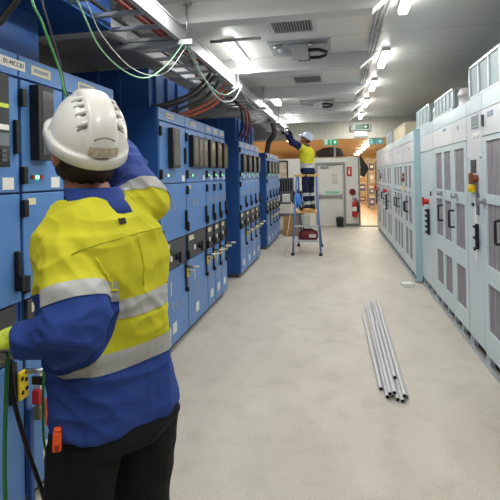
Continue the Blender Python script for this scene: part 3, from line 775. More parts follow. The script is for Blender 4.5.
# racks in the hall
def rack(x0, y0, L, label, seed):
    o = (x0, y0, 0); t = thing('storage_rack', label, 'rack', o, 'grey racks in the lit hall'); rnd = random.Random(seed)
    for x in (x0, x0+L/2, x0+L):
        for y in (y0, y0+.5): bx(x-.03, x+.03, y-.03, y+.03, 0, 2.4).build('upright', mat('rack_grey', (136, 134, 132), .5), t, o)
    for z in (.12, .7, 1.25, 1.8, 2.35): bx(x0, x0+L, y0-.02, y0+.52, z-.03, z).build('shelf', mat('rack_shelf', (176, 160, 132), .5), t, o)
    cols = [(150, 70, 64), (96, 104, 140), (176, 170, 160), (110, 100, 92), (190, 156, 100), (76, 76, 80)]
    for z, nz in ((.12, 'lowest'), (.7, 'second'), (1.25, 'third'), (1.8, 'fourth')):
        for j in range(4):
            a = x0+.05+j*L/4; c = rnd.choice(cols); h = rnd.uniform(.2, .46)
            q = thing('parts_bin', 'storage bin on the %s shelf of the %s, %s along' % (nz, label.replace('grey storage ', ''), 'first second third fourth'.split()[j]), 'bin', (a, y0+.04, z+.001), 'bins on the hall racks')
            bx(0, L/4-.1, 0, .42, 0, h).build('box', mat('bin_%d_%d_%d' % c, c, .5), q, bevel=.01)
            bx(.05, L/4-.16, -.012, 0, h*.4, h*.7).build('bin_label', WHITEP, q)
rack(1.42, 22.6, 1.3, 'grey storage rack closest to the lit doorway', 1)
rack(1.0, 26.5, 2.2, 'grey storage rack farther inside the hall', 2)

# ------------------------------------------------------------------ left far corner
def bench():
    o = (-1.6, 12.95, 0); t = thing('workbench', 'dark steel workbench in the far corner past the blue cabinets', 'bench', o)
    x0, x1, y0, y1 = -2.3, -1.03, 13.0, 13.9
    bx(x0, x1, y0, y1, .86, .9).build('bench_top', DKGREY, t, o, bevel=.004)
    for x in (x0, x1-.05):
        for y in (y0, y1-.05): bx(x, x+.05, y, y+.05, 0, .86).build('leg', DKGREY, t, o)
    bx(x0+.05, x1-.05, y0+.05, y1-.05, .5, .52).build('shelf', DKGREY, t, o)
bench()
t = thing('timber_crate', 'small timber crate on the floor under the workbench', 'crate', (-1.4, 12.6, 0)); o = (-1.4, 12.6, 0)
m = MB()
for k in range(4): m.box(-1.5, -1.12, 12.62, 12.64, .02+k*.13, .13+k*.13); m.box(-1.5, -1.12, 12.93, 12.95, .02+k*.13, .13+k*.13)
m.box(-1.5, -1.12, 12.64, 12.93, .02, .05); m.build('slat', WOOD, t, o)
m = MB()
for x in (-1.5, -1.15):
    for y in (12.59, 12.955): m.box(x, x+.04, y, y+.025, 0, .55)
m.pieces('batten', WOOD, t, o)
tag(bx(-1.58, -1.38, 13.1, 13.4, .901, 1.12).build('carton', WHITEP, bevel=.004), 'white carton on the workbench next to the blue cabinets', 'carton')
t = thing('instrument_case', 'dark instrument case on the workbench behind the white carton', 'case', (-1.45, 13.5, .901)); o = (-1.45, 13.5, .901)
bx(-1.7, -1.3, 13.5, 13.75, .901, 1.6).build('case_body', mat('case_grey', (92, 94, 104), .5), t, o, bevel=.01)
m = MB()
for k in range(5): m.box(-1.68+k*.075, -1.63+k*.075, 13.49, 13.5, 1.2, 1.55)
m.pieces('case_slot', HOLE, t, o)
for k, (x, c, h) in enumerate(((-1.24, (60, 110, 96), .2), (-1.16, (150, 156, 160), .26), (-1.1, (74, 98, 140), .16))):
    t = thing('spray_bottle', '%s bottle on the workbench near the stepladder' % ('green', 'grey', 'blue')[k], 'bottle', (x, 13.2, .901), 'bottles on the workbench')
    MB().lathe([(.03, 0), (.034, .02), (.034, h*.7), (.015, h*.85)], 14).build('bottle_body', mat('bottle_%d' % k, c, .4), t)
    MB().lathe([(.016, h*.85), (.016, h)], 10).build('cap', BLACK, t)
t = thing('clamp_meter', 'black tool box on the workbench behind the bottles', 'tool box', (-1.15, 13.45, .901)); t.name = 'tool_box'
bx(-.14, .1, 0, .2, 0, .3).build('box_body', BLACK, t, bevel=.01); bx(-.06, .04, .08, .12, .3, .36).pieces('handle', BLACK, t, bevel=.008)
t = thing('notice_board', 'dark framed notice board with a pale sheet on the far wall', 'notice board', (-1.95, 14.97, 1.5)); o = (-1.95, 14.97, 1.5)
m = MB(); m.box(-2.02, -1.98, 14.96, 14.999, 1.5, 2.15).box(-1.64, -1.6, 14.96, 14.999, 1.5, 2.15).box(-1.98, -1.64, 14.96, 14.999, 1.5, 1.54).box(-1.98, -1.64, 14.96, 14.999, 2.11, 2.15); m.build('frame', BLACK, t, o)
bx(-1.98, -1.64, 14.985, 14.998, 1.54, 2.11).build('sheet', mat('sheet_beige', (206, 190, 168), .6, var=.3, vscale=8), t, o)

# ------------------------------------------------------------------ stepladder and what is on it
def stepladder():
    o = (-.67, 10.1, 0); t = thing('stepladder', 'blue platform stepladder with yellow treads carrying the far worker', 'ladder', o)
    for sx in (-1, 1):
        m = MB()
        f0, f1 = V((-.67+sx*.29, 9.62, 0)), V((-.67+sx*.21, 10.0, 1.68))
        m.tube([f0, f1], .021, 8); m.build('front_rail', BLUEF, t, o)
        m = MB(); b0, b1 = V((-.67+sx*.27, 10.85, 0)), V((-.67+sx*.21, 10.45, .95)); m.tube([b0, b1, V((-.67+sx*.21, 10.42, 1.66))], .019, 8); m.build('rear_rail', BLUEF, t, o)
        m = MB(); m.cyl(f0, f0+V((0, 0, .05)), .04, 8); m.cyl(b0, b0+V((0, 0, .05)), .036, 8); m.pieces('rubber_foot', BLACK, t, o)
        m = MB(); m.tube([(-.67+sx*.21, 10.0, 1.66), (-.67+sx*.21, 10.43, 1.66)], .018, 8); m.build('side_bar', STEEL, t, o)
    for z in (.3, .6): 
        u = z/1.68; w = .29-.08*u; y = 9.62+.38*u
        bx(-.67-w, -.67+w, y-.02, y+.1, z-.02, z+.01).build('tread', ALU, t, o, bevel=.004)
    bx(-.67-.25, -.67+.25, 9.82, 10.5, .86, .9).build('platform', YTRD, t, o, bevel=.005)
    bx(-.67-.27, -.67+.27, 9.97, 10.03, 1.64, 1.69).build('guard_bar', YTRD, t, o, bevel=.006)
    m = MB(); m.cyl((-.9, 10.83, .12), (-.44, 10.83, .12), .014, 8); m.cyl((-.89, 10.65, .5), (-.45, 10.65, .5), .014, 8); m.build('brace', STEEL, t, o)
stepladder()
t = thing('tool_bag', 'dark red tool bag on the lowest tread of the stepladder', 'bag', (-.66, 9.78, .311)); o = (-.66, 9.78, .311)
m = MB(); rg = lambda s, z: [V((-.64+s*.2*math.copysign(abs(math.cos(a))**.5, math.cos(a)), 9.83+s*.09*math.copysign(abs(math.sin(a))**.5, math.sin(a)), z)) for a in [2*PI*k/20 for k in range(20)]]
m.loft([rg(.9, .311), rg(1.02, .36), rg(1., .45), rg(.8, .5), rg(.5, .52)]); m.build('bag_body', BAGRED, t, o)
m = MB(); m.tube([V(p) for p in ((-.78, 9.76, .46), (-.72, 9.75, .54), (-.56, 9.75, .54), (-.5, 9.76, .46))], .012, 8); m.pieces('handle', BLACK, t, o)
m = MB(); m.box(-.62, -.48, 9.73, 9.745, .36, .43); m.build('pocket', mat('bag_light', (188, 176, 170), .7), t, o)
t = thing('plastic_bucket', 'pale bucket on the upper tread of the stepladder', 'bucket', (-.7, 9.83, .611)); o = (-.7, 9.83, .611)
MB().lathe([(.08, .0), (.085, .01), (.1, .2), (.105, .21)], 20).build('bucket_body', mat('bucket_grey', (190, 190, 178), .5), t)
MB().tube([V((.1*math.cos(a), -.03, .2+.1*math.sin(a)*.4)) for a in [PI*k/8 for k in range(9)]], .004, 6).pieces('handle', STEEL, t)
lump('work_gloves', (-.64, 9.9, .93), (.13, .07, .035), mat('tan_leather', (184, 140, 86), .7, var=.2), 'tan leather gloves bunched on the edge of the yellow platform', 'gloves', 9.)
lump('rag', (-.86, 9.94, 1.12), (.08, .09, .16), mat('blue_rag', (70, 124, 206), .8, var=.25), 'bright blue bag hung on the stepladder beside the worker\'s shin', 'bag', 5.).name = 'carry_bag'
cable('extension_cable', [(-1.24, 12.4, .95), (-1.2, 11.4, .6), (-1.17, 10.2, .15), (-1.13, 9.45, .015), (-1.04, 9.35, .015), (-.97, 9.7, .3), (-.94, 9.9, .75), (-.92, 9.93, .98)], .009, mat('beige_cord', (190, 182, 160), .5), 'pale cord looping from the stepladder to the floor and the workbench')
# worker's wires etc: floor things
gp = 'grey plastic conduit lengths bundled on the floor'
PR = .0165
ends = []
near = V((.405, 3.56, 0)); far = V((.40, 6.15, 0))
lay = [(-2, 0), (-1, 0), (0, 0), (1, 0), (2, 0), (-1.5, 1), (-.5, 1), (.5, 1), (1.5, 1)]
wl = ['bottom pipe at the wall side', 'bottom pipe second', 'bottom pipe in the middle', 'bottom pipe fourth', 'bottom pipe at the cabinet side', 'upper pipe first', 'upper pipe second', 'upper pipe third', 'upper pipe on top at the cabinet side']
for k, (a, l) in enumerate(lay):
    z = PR+.0008 + l*PR*1.76
    d0, d1 = 2.06*PR, 2.06*PR*1.25
    y0 = 3.56+random.uniform(-.05, .06)+(.28 if k == 7 else 0); y1 = 6.1+random.uniform(-.2, .12)-(.9 if k == 6 else 0)
    m = MB(); p0 = V((.402+a*d0, y0, z)); p1 = V((.405+a*d1, y1, z))
    m.pipe(p0, p1, PR, PR*.8)
    tag(m.build('conduit_pipe', [PVC, HOLE]), 'grey conduit pipe in the floor bundle, %s' % wl[k], 'pipe', gp)
m = MB(); m.pipe((.297, 3.70, PR+.001), (.262, 5.6, PR+.001), PR, PR*.8)
tag(m.build('conduit_pipe', [PVC, HOLE]), 'single grey conduit pipe lying apart from the bundle on the floor', 'pipe')
t = thing('small_carton', 'small white carton on the floor beside the far pale cabinets', 'carton', (.98, 7.15, 0), rz=.2)
bx(-.08, .08, -.06, .06, .001, .055).build('box', WHITEP, t, bevel=.003); bx(.0795, .081, -.045, .045, .012, .045).build('end_flap', HOLE, t)

# ------------------------------------------------------------------ lockout gear on the narrow cubicle near the camera
FXp = FX+.006
t = thing('lockout_plate', 'yellow lockout plate with holes on the blue cubicle under the worker\'s forearm', 'lockout plate', (FXp, 2.020, .67)); o = (FXp, 2.020, .67)
bx(FXp, FXp+.02, 1.970, 2.015, .60, .80).build('black_backing', BLACK, t, o, bevel=.003)
m = MB(); m.box(FXp+.021, FXp+.035, 2.010, 2.075, .605, .745); m.build('yellow_plate', YEL, t, o, bevel=.004)
m = MB()
for y, z in ((2.027, .71), (2.058, .695), (2.030, .64), (2.060, .65)): m.cyl((FXp+.034, y, z), (FXp+.037, y, z), .011, 12)
m.pieces('plate_hole', HOLE, t, o)
m = MB(); m.cyl((FXp+.02, 2.060, .735), (FXp+.15, 2.080, .735), .013, 10); m.cyl((FXp+.15, 2.080, .735), (FXp+.17, 2.083, .735), .018, 10)
m.build('steel_barrel', STEEL, t, o)
m = MB(); m.box(FXp+.05, FXp+.15, 2.075, 2.095, .66, .70); m.box(FXp+.13, FXp+.15, 2.075, 2.095, .64, .715); m.build('black_clamp', BLACK, t, o, bevel=.003)
t = thing('padlock', 'red padlock with steel shackle hanging under the yellow lockout plate', 'padlock', (FXp+.06, 2.090, .57), 'padlocks under the lockout plate'); o = (FXp+.06, 2.090, .57)
bx(FXp+.045, FXp+.085, 2.080, 2.115, .555, .625).build('padlock_body', RED, t, o, bevel=.006)
MB().tube([(FXp+.065+.014*math.cos(a), 2.097, .622+.05*max(0, math.sin(a))) for a in [PI*k/10 for k in range(11)]], .004, 8).build('shackle', STEEL, t, o)
t = thing('padlock', 'brass and steel padlock hanging lowest on the blue cubicle', 'padlock', (FXp+.06, 2.110, .48), 'padlocks under the lockout plate'); o = (FXp+.06, 2.110, .48)
bx(FXp+.05, FXp+.09, 2.085, 2.135, .475, .545).build('padlock_body', mat('brass_dull', (140, 128, 96), .4, metal=.7), t, o, bevel=.005)
MB().tube([(FXp+.07, 2.110+.016*math.cos(a), .544+.045*max(0, math.sin(a))) for a in [PI*k/10 for k in range(11)]], .004, 8).build('shackle', STEEL, t, o)
t = thing('danger_tag', 'orange red danger tag tied beside the padlocks on the blue cubicle', 'tag', (FXp+.1, 2.150, .50)); o = (FXp+.1, 2.150, .50)
bx(FXp+.09, FXp+.096, 2.120, 2.190, .43, .57).build('tag_card', mat('tag_orange', (204, 84, 44), .6), t, o, bevel=.002)
bx(FXp+.097, FXp+.099, 2.130, 2.180, .44, .48).build('tag_band', DKRED, t, o)
MB().tube([(FXp+.093, 2.155, .565), (FXp+.08, 2.2, .6), (FXp+.06, 2.100, .65)], .002, 6).build('string', WHTW, t, o)
tag(bx(FXp, FXp+.025, 2.095, 2.125, .02, .52).build('locking_bar', mat('bar_blue', (30, 70, 136), .45), bevel=.004), 'slim dark blue locking bar below the padlocks', 'bar')

# ------------------------------------------------------------------ people
def ell(c, u, w, a, b, n=28, p=2.25):
    r = []
    for k in range(n):
        t_ = 2*PI*k/n; ca, sa = math.cos(t_), math.sin(t_)
        r.append(c + u*(a*math.copysign(abs(ca)**(2/p), ca)) + w*(b*math.copysign(abs(sa)**(2/p), sa)))
    return r
def ball(mb, c, rx, ry, rz, M=None, seg=20, n=12):
    rings = []
    for i in range(n+1):
        th = -PI/2+.02+(PI-.04)*i/n
        ring = [V((rx*math.cos(th)*math.cos(2*PI*k/seg), ry*math.cos(th)*math.sin(2*PI*k/seg), rz*math.sin(th))) for k in range(seg)]
        rings.append([(M @ p if M else p)+V(c) for p in ring])
    mb.loft(rings)
def limb(mb, pts, rs, seg=18):
    """tapered rounded tube through points, with closing balls"""
    P = [V(p) for p in pts]; q = []; rr = []
    N = 6
    for i in range(len(P)-1):
        p0, p1, p2, p3 = P[max(i-1, 0)], P[i], P[i+1], P[min(i+2, len(P)-1)]
        for k in range(N):
            u = k/N
            cr = .5*((2*p1)+(p2-p0)*u+(2*p0-5*p1+4*p2-p3)*u*u+(3*p1-p0-3*p2+p3)*u**3)
            q.append(cr.lerp(p1.lerp(p2, u), .45)); rr.append(rs[i]*(1-u)+rs[i+1]*u)
    q.append(P[-1]); rr.append(rs[-1])
    mb.tube(q, rr, seg)
    ball(mb, P[0], rs[0], rs[0], rs[0]); ball(mb, P[-1], rs[-1], rs[-1], rs[-1])
def remesh(mb, voxel, smooth=6):
    me = bpy.data.meshes.new('tmp'); bmesh.ops.recalc_face_normals(mb.bm, faces=mb.bm.faces); mb.bm.to_mesh(me); mb.bm.free()
    o = bpy.data.objects.new('tmp', me); C.objects.link(o)
    r = o.modifiers.new('r', 'REMESH'); r.mode = 'VOXEL'; r.voxel_size = voxel; r.use_smooth_shade = True
    if smooth:
        sm = o.modifiers.new('s', 'SMOOTH'); sm.factor = .5; sm.iterations = smooth
    dg = bpy.context.evaluated_depsgraph_get(); dg.update()
    out = bpy.data.meshes.new_from_object(o.evaluated_get(dg)); bpy.data.objects.remove(o); bpy.data.meshes.remove(me)
    for p in out.polygons: p.use_smooth = True
    return out
def mesh_obj(name, me, mats, parent, org):
    me.transform(Matrix.Translation(-V(org))); me.name = name
    ix = [0]*len(me.polygons); me.polygons.foreach_get('material_index', ix); me.materials.clear()
    for m in (mats if isinstance(mats, (list, tuple)) else [mats]): me.materials.append(m)
    me.polygons.foreach_set('material_index', ix)
    o = bpy.data.objects.new(name, me); C.objects.link(o); o.parent = parent; return o
def split_faces(me, keep, inflate=0.):
    """copy of a mesh with only the faces whose index is in keep, pushed out along normals"""
    bm = bmesh.new(); bm.from_mesh(me); bm.faces.ensure_lookup_table()
    bmesh.ops.delete(bm, geom=[f for f in bm.faces if f.index not in keep], context='FACES')
    if inflate:
        bm.normal_update()
        for v in bm.verts: v.co += v.normal*inflate
    m2 = bpy.data.meshes.new('split'); bm.to_mesh(m2); bm.free(); return m2

def cloth_mat(name, col, var=.06, bump=.18):
    return mat(name, col, .82, var=var, vscale=5, bump=bump, bscale=420, spec=.25)
HV = mat('hi_vis_yellow', (206, 202, 50), .8, var=.05, vscale=6, bump=.15, bscale=420, spec=.2)
RBL = cloth_mat('work_shirt_blue', (46, 72, 146))
NVY = cloth_mat('work_shirt_navy', (28, 34, 74))
TRO = cloth_mat('trouser_black', (22, 23, 28))
TRN = cloth_mat('trouser_navy', (26, 31, 60))
TAPE = mat('reflective_silver', (176, 178, 178), .45, var=.06, vscale=25, bump=.12, bscale=300)
SHELL = mat('helmet_white', (236, 236, 230), .28, var=.015, coat=.3)
SHELLB = mat('helmet_pale_blue', (186, 202, 222), .3)
HAIR = mat('hair_dark', (46, 36, 30), .7, var=.2, vscale=60)
GLY = mat('glove_lime', (196, 214, 62), .7); GLG = mat('glove_grey', (138, 140, 142), .75)
BOOT = mat('boot_black', (26, 24, 24), .6)

def segdist(p, a, b):
    ab = b-a; u = max(0., min(1., (p-a).dot(ab)/ab.length_squared)); return (p-(a+ab*u)).length, u

def worker(cfg):
    vx = cfg['voxel']; org = V(cfg['org']); J = {k: V(v) for k, v in cfg['j'].items()}
    S = cfg.get('scale', 1.)
    yaw_p, yaw_s = cfg['yaw_p'], cfg['yaw_s']     # facing direction angles about z, 0 = +y
    def fr(a): return V((-math.sin(a), math.cos(a), 0)), V((math.cos(a), math.sin(a), 0))
    root = thing('person', cfg['label'], 'person', org); bpy.data.objects.remove(root)
    # ---- body: one continuous mesh (head, neck, trunk, arms, hands, legs)
    b = MB()
    fp, rp = fr(yaw_p); fs, rs_ = fr(yaw_s)
    pel, nk = J['pelvis'], J['neck']
    rings = []
    for u, a, d in ((0, .15, .1), (.25, .14, .1), (.6, .16, .11), (.85, .17, .1), (1., .07, .07)):
        ang = yaw_p*(1-u)+yaw_s*u; f_, r_ = fr(ang); rings.append(ell(pel.lerp(nk, u), r_, f_, a*S, d*S, 24))
    b.loft(rings)
    hd = J['head']; hf = V(cfg['head_f']).normalized(); hup = V(cfg['head_up']); hup = (hup-hf*hup.dot(hf)).normalized(); hr = hf.cross(hup)
    HM = Matrix((hr, hf, hup)).transposed()
    def H(x, y, z): return hd + HM @ V((x*S, y*S, z*S))
    limb(b, [nk-V((0, 0, .05*S)), H(0, -.03, -.08)], [.062*S, .058*S])
    # skull, face, jaw
    ball(b, hd+HM @ V((0, -.01*S, .02*S)), .076*S, .098*S, .105*S, HM)
    ball(b, H(0, .03, -.055), .058*S, .062*S, .07*S, HM)
    ball(b, H(0, .075, -.1), .028*S, .02*S, .022*S, HM)
    ball(b, H(0, .102, -.02), .013*S, .02*S, .022*S, HM); ball(b, H(0, .115, -.034), .017*S, .014*S, .012*S, HM)
    ball(b, H(0, .094, -.068), .024*S, .01*S, .006*S, HM); ball(b, H(0, .092, -.078), .02*S, .01*S, .006*S, HM)
    for sx in (-1, 1):
        ball(b, H(sx*.078, -.008, -.02), .012*S, .022*S, .034*S, HM)
        ball(b, H(sx*.03, .088, .018), .022*S, .012*S, .008*S, HM)
        ball(b, H(sx*.045, .06, -.03), .02*S, .02*S, .02*S, HM)
    arms = {}
    for sd in ('l', 'r'):
        sh, el, wr, hn = J['sh_'+sd], J['el_'+sd], J['wr_'+sd], J['ha_'+sd]
        limb(b, [sh, el, wr], [.055*S, .042*S, .03*S]); arms[sd] = (sh, el, wr)
        limb(b, [nk-V((0, 0, .06*S)), sh], [.07*S, .06*S])
        hp, kn, an = J['hip_'+sd], J['kn_'+sd], J['an_'+sd]
        limb(b, [hp, kn, an], [.085*S, .06*S, .045*S])
        ft = J.get('toe_'+sd, an+fp*.17*S-V((0, 0, .07*S))); limb(b, [an-V((0, 0, .05*S)), ft], [.04*S, .03*S])
    # hands with five fingers each
    def hand(mbx, sd, r0=1.):
        wr, hn = J['wr_'+sd], J['ha_'+sd]; d = (hn-wr).normalized()
        pn = V(cfg['palm_'+sd]); pn = (pn-d*pn.dot(d)).normalized(); side = d.cross(pn)*(1 if sd == 'r' else -1)   # towards the thumb
        palm0, palm1 = wr+d*.02*S, wr+d*.095*S
        mbx.loft([ell(palm0, side, pn, .03*S*r0, .02*S*r0, 16), ell(wr+d*.05*S, side, pn, .042*S*r0, .018*S*r0, 16), ell(palm1, side, pn, .044*S*r0, .015*S*r0, 16), ell(palm1+d*.01*S, side, pn, .038*S*r0, .011*S*r0, 16)])
        limb(mbx, [wr-d*.03*S, palm0+d*.02*S], [.029*S*r0, .026*S*r0])
        cu = cfg.get('curl_'+sd, .5)
        for k, L in enumerate((.072, .08, .074, .058)):
            p = palm1+side*(.032-.0215*k)*S-d*.012*S; q = [p]; a = 0; rad = [.0098*S*r0]
            for s_, fr_ in ((.45, 1.), (.3, 1.4), (.25, 1.2)):
                a += cu*fr_*.75; p = p+(d*math.cos(a)+pn*math.sin(a))*L*s_*S*1.1; q.append(p); rad.append((.0096-.0007*len(q))*S*r0)
            limb(mbx, q, rad, 10)
        p = wr+d*.03*S+side*.03*S; q = [p, p+(d*.55+side*.75+pn*.2).normalized()*.038*S, p+(d*.55+side*.75+pn*.2).normalized()*.038*S+(d*.85+side*.25+pn*.5).normalized()*.052*S]
        limb(mbx, q, [.0125*S*r0, .0115*S*r0, .0095*S*r0], 10)
    for sd in 'lr': hand(b, sd)
    me = remesh(b, max(vx, .006), 3)
    body = mesh_obj('person', me, cfg['skin'], None, org); body.location = org; tag(body, cfg['label'], 'person')
    # ---- shirt
    s = MB(); rings = []
    prof = cfg['torso']     # (z-fraction hem..neck, half width, half depth)
    hem = J['hem']; up = nk-hem
    for u, a, d, off in prof:
        ang = yaw_p*(1-u)+yaw_s*u; f_, r_ = fr(ang); rings.append(ell(hem+up*u+f_*off*S, r_, f_, a*S, d*S, 40, 2.4))
    s.loft(rings)
    rA = cfg.get('sleeve', (.08, .076, .046))
    for sd in 'lr':
        sh, el, wr = arms[sd]
        ball(s, sh, .082*S, .082*S, .082*S)
        limb(s, [sh, el, el.lerp(wr, .86)], [rA[0]*S, rA[1]*S, rA[2]*S], 22)
        limb(s, [nk-V((0, 0, .09*S)), sh], [.075*S, .08*S], 20)
    me = remesh(s, vx, 10)
    # folds
    VN = [(v.co.copy(), v.normal.copy()) for v in me.vertices]; OUT = []
    for p, n_ in VN:
        dl = {sd: min(segdist(p, arms[sd][0], arms[sd][1])[0], segdist(p, arms[sd][1], arms[sd][2])[0]) for sd in 'lr'}
        sd = min(dl, key=dl.get)
        near_el = math.exp(-((p-arms[sd][1]).length/(.13*S))**2)
        w_ = noise.noise(p*2.1)*.5
        q = V((p.x*7+w_, p.y*7+w_, p.z*3.2+noise.noise(p*3)*.9))
        r1 = 1-abs(noise.noise(q)*2); r2 = 1-abs(noise.noise(V((p.x*6, p.y*6, p.z*16))+V((3, 3, 3)))*2)
        lower = max(0, min(1, (nk.z-.2*S-p.z)/(.25*S)))
        OUT.extend(p + n_*(((r1-.5)*(.009+.010*lower) + (r2-.5)*(.006+.016*near_el) + (1-abs(noise.noise(V((p.x*14+p.z*9, p.y*14+p.z*5, p.z*6)))*2)-.5)*.005 + noise.noise(p*28)*.0014)*S))
    me.vertices.foreach_set('co', OUT); me.update()
    bm = bmesh.new(); bm.from_mesh(me)
    cuts = [(V((0, 0, z)), V((0, 0, 1))) for ab in cfg['torso_tape'] for z in ab]+[(V((0, 0, cfg['blue_z'])), V((0, 0, 1)))]
    for sd in 'lr':
        a0, a1 = cfg['arm_tape_'+sd]; d = arms[sd][1]-arms[sd][0]
        cuts += [(arms[sd][0]+d*u, d.normalized()) for u in (a0, (a0+a1)/2, a1)]
    for co_, no_ in cuts: bmesh.ops.bisect_plane(bm, geom=bm.verts[:]+bm.edges[:]+bm.faces[:], plane_co=co_, plane_no=no_, dist=1e-6)
    for it in range(2):
        ed = set()
        for f in bm.faces:
            c = f.calc_center_median()
            for sd in 'lr':
                r = min(segdist(c, arms[sd][0], arms[sd][1])[0], segdist(c, arms[sd][1], arms[sd][2])[0])
                if abs(r-.105*S) < vx*(1.1 if it == 0 else .6): ed.update(f.edges); break
        bmesh.ops.subdivide_edges(bm, edges=list(ed), cuts=1, use_grid_fill=True)
    bmesh.ops.triangulate(bm, faces=[f for f in bm.faces if len(f.verts) > 4])
    bm.to_mesh(me); bm.free()
    for p in me.polygons: p.use_smooth = True
    # colour zones
    yel, blu, tp = set(), set(), []
    tb = cfg['torso_tape']; tzones = {k: set() for k in range(len(tb)+2)}
    for f in me.polygons:
        c = f.center; best = None
        for sd in 'lr':
            d0, u0 = segdist(c, arms[sd][0], arms[sd][1]); d1, u1 = segdist(c, arms[sd][1], arms[sd][2])
            r = min(d0, d1); uu = u0 if d0 <= d1 else 1+u1
            if d0 <= d1 and u0 <= 0 and cfg.get('u0_'+sd, 0) < 0:
                ab = arms[sd][1]-arms[sd][0]; uu = (c-arms[sd][0]).dot(ab)/ab.length_squared; r = (c-(arms[sd][0]+ab*uu)).length
            if r < .105*S and uu > cfg.get('u0_'+sd, .16): 
                if best is None or r < best[0]: best = (r, uu, sd)
        if best:
            _, uu, sd = best; a0, a1 = cfg['arm_tape_'+sd]
            if a0 < uu < a1: tzones[len(tb)+(sd == 'r')].add(f.index)
            (yel if uu < (a0+a1)/2 else blu).add(f.index)
            f.material_index = 0 if uu < (a0+a1)/2 else 1
        else:
            z = c.z + cfg.get('tilt', 0)*(c-hem).dot(rp)
            f.material_index = 0 if z > cfg['blue_z'] else 1
            for k, (a, b_) in enumerate(tb):
                if a < z < b_: tzones[k].add(f.index)
    tapes = []
    for k, st in tzones.items():
        if st: tapes.append(split_faces(me, st, .0025*S))
    shirt = mesh_obj('shirt', me, [HV, cfg['blue']], body, org); shirt['label'] = cfg['shirt_label']
    for m_ in tapes:
        o = mesh_obj('reflective_tape', m_, TAPE, shirt, org); o['label'] = 'silver reflective tape'
    # collar
    m = MB(); fx_, rx_ = fr(yaw_s); cdir = (H(0, -.03, -.05)-nk).normalized()
    c0 = nk-cdir*.035*S
    def cring(h, a, d): return ell(c0+cdir*h*S-fx_*(.0)*S, rx_, fx_, a*S, d*S, 30, 2.1)
    m.loft([cring(-.005, .098, .094), cring(.03, .08, .08), cring(.064, .073, .074), cring(.07, .069, .07), cring(.055, .062, .063)], cap=False)
    co = m.build('collar', cfg['blue'], shirt, org, smooth=True)
    so = co.modifiers.new('t', 'SOLIDIFY'); so.thickness = .006
    # ---- trousers
    s = MB(); rings = []
    wz = cfg['waist']
    wc = V((pel.x, pel.y, wz)); bot = (J['hip_l']+J['hip_r'])/2
    for u, a, d in ((0, .155, .115), (.35, .178, .135), (.75, .186, .145), (1.15, .165, .13)):
        rings.append(ell(wc.lerp(bot, u), rp, fp, a*S, d*S, 32, 2.5))
    s.loft(rings)
    for sd in 'lr': limb(s, [J['hip_'+sd], J['kn_'+sd], J['an_'+sd]], [.1*S, .082*S, .072*S], 20)
    me = remesh(s, vx, 8)
    VN = [(v.co.copy(), v.normal.copy()) for v in me.vertices]; OUT = []
    for p, n_ in VN:
        r1 = 1-abs(noise.noise(V((p.x*8, p.y*8, p.z*6)))*2); OUT.extend(p+n_*((r1-.5)*.008*S))
    me.vertices.foreach_set('co', OUT); me.update()
    lt = cfg.get('leg_tape')
    parts = []
    if lt:
        for sd in 'lr':
            for a, b_ in lt:
                st = {f.index for f in me.polygons if (lambda q: a < q[1] < b_ and q[0] < .12*S)(segdist(f.center, J['kn_'+sd], J['an_'+sd])) and segdist(f.center, J['kn_'+sd], J['an_'+sd])[0] <= segdist(f.center, J['kn_'+('l' if sd == 'r' else 'r')], J['an_'+('l' if sd == 'r' else 'r')])[0]}
                if st: parts.append(split_faces(me, st, .0025*S))
    tr = mesh_obj('trousers', me, cfg['trouser'], body, org)
    for m_ in parts: mesh_obj('reflective_tape', m_, TAPE, tr, org)['label'] = 'silver reflective tape'
    # ---- boots
    for sd in 'lr':
        m = MB(); an = J['an_'+sd]; ft = J.get('toe_'+sd, an+fp*.17*S-V((0, 0, .06*S)))
        g0 = an.z-.085*S
        for_ = (V((ft.x, ft.y, 0))-V((an.x, an.y, 0))).normalized(); sid = V((for_.y, -for_.x, 0))
        base = V((an.x, an.y, g0))
        rg = []
        for q, w, h in ((-.075, .03, .1), (-.06, .04, .14), (0, .045, .15), (.06, .046, .1), (.12, .048, .075), (.17, .042, .06), (.2, .022, .045)):
            rg.append(ell(base+for_*q*S+V((0, 0, h*S/2+.002)), sid, V((0, 0, 1)), w*S, h*S/2, 18, 3.))
        m.loft(rg); limb(m, [base+V((0, 0, .1*S)), an+V((0, 0, .06*S))], [.05*S, .052*S])
        mb2 = remesh(m, max(vx, .007), 2); mesh_obj('boot', mb2, BOOT, body, org)
    # ---- gloves
    for sd in 'lr':
        m = MB(); hand(m, sd, 1.18); mg = remesh(m, .0045 if vx < .006 else .007, 2)
        wr = J['wr_'+sd]; d = (J['ha_'+sd]-wr).normalized(); pn = V(cfg['palm_'+sd]); pn = (pn-d*pn.dot(d)).normalized()
        for f in mg.polygons: f.material_index = 0 if f.normal.dot(pn) < .25 else 1
        mesh_obj('glove', mg, cfg['glove'], body, org)
    # ---- hair and hard hat
    m = MB(); ball(m, H(0, -.02, .02), .083*S, .1*S, .1*S, HM)
    for k in range(9):
        a = PI+PI*k/8; ball(m, H(.064*math.cos(a), -.016+.07*math.sin(a), -.038+.006*math.cos(3*a)), .016*S, .016*S, .036*S, HM)
    mh = remesh(m, max(vx, .006), 4)
    VN = [(v.co.copy(), v.normal.copy()) for v in mh.vertices]; OUT = []
    for p, n_ in VN: OUT.extend(p+n_*(noise.noise(V((p.x*90, p.y*90, p.z*20)))*.003))
    mh.vertices.foreach_set('co', OUT); mh.update()
    mesh_obj('hair', mh, HAIR, body, org)
    hel = MB(); cfgh = cfg.get('hat', (.100, .124, .128)); A, B_, Ht = (q*S for q in cfgh)
    hc = H(*cfg.get('hat_c', (0, -.008, .035)))
    hm = MB(); nth, nph = 72, 40; bm = hm.bm; grid = []
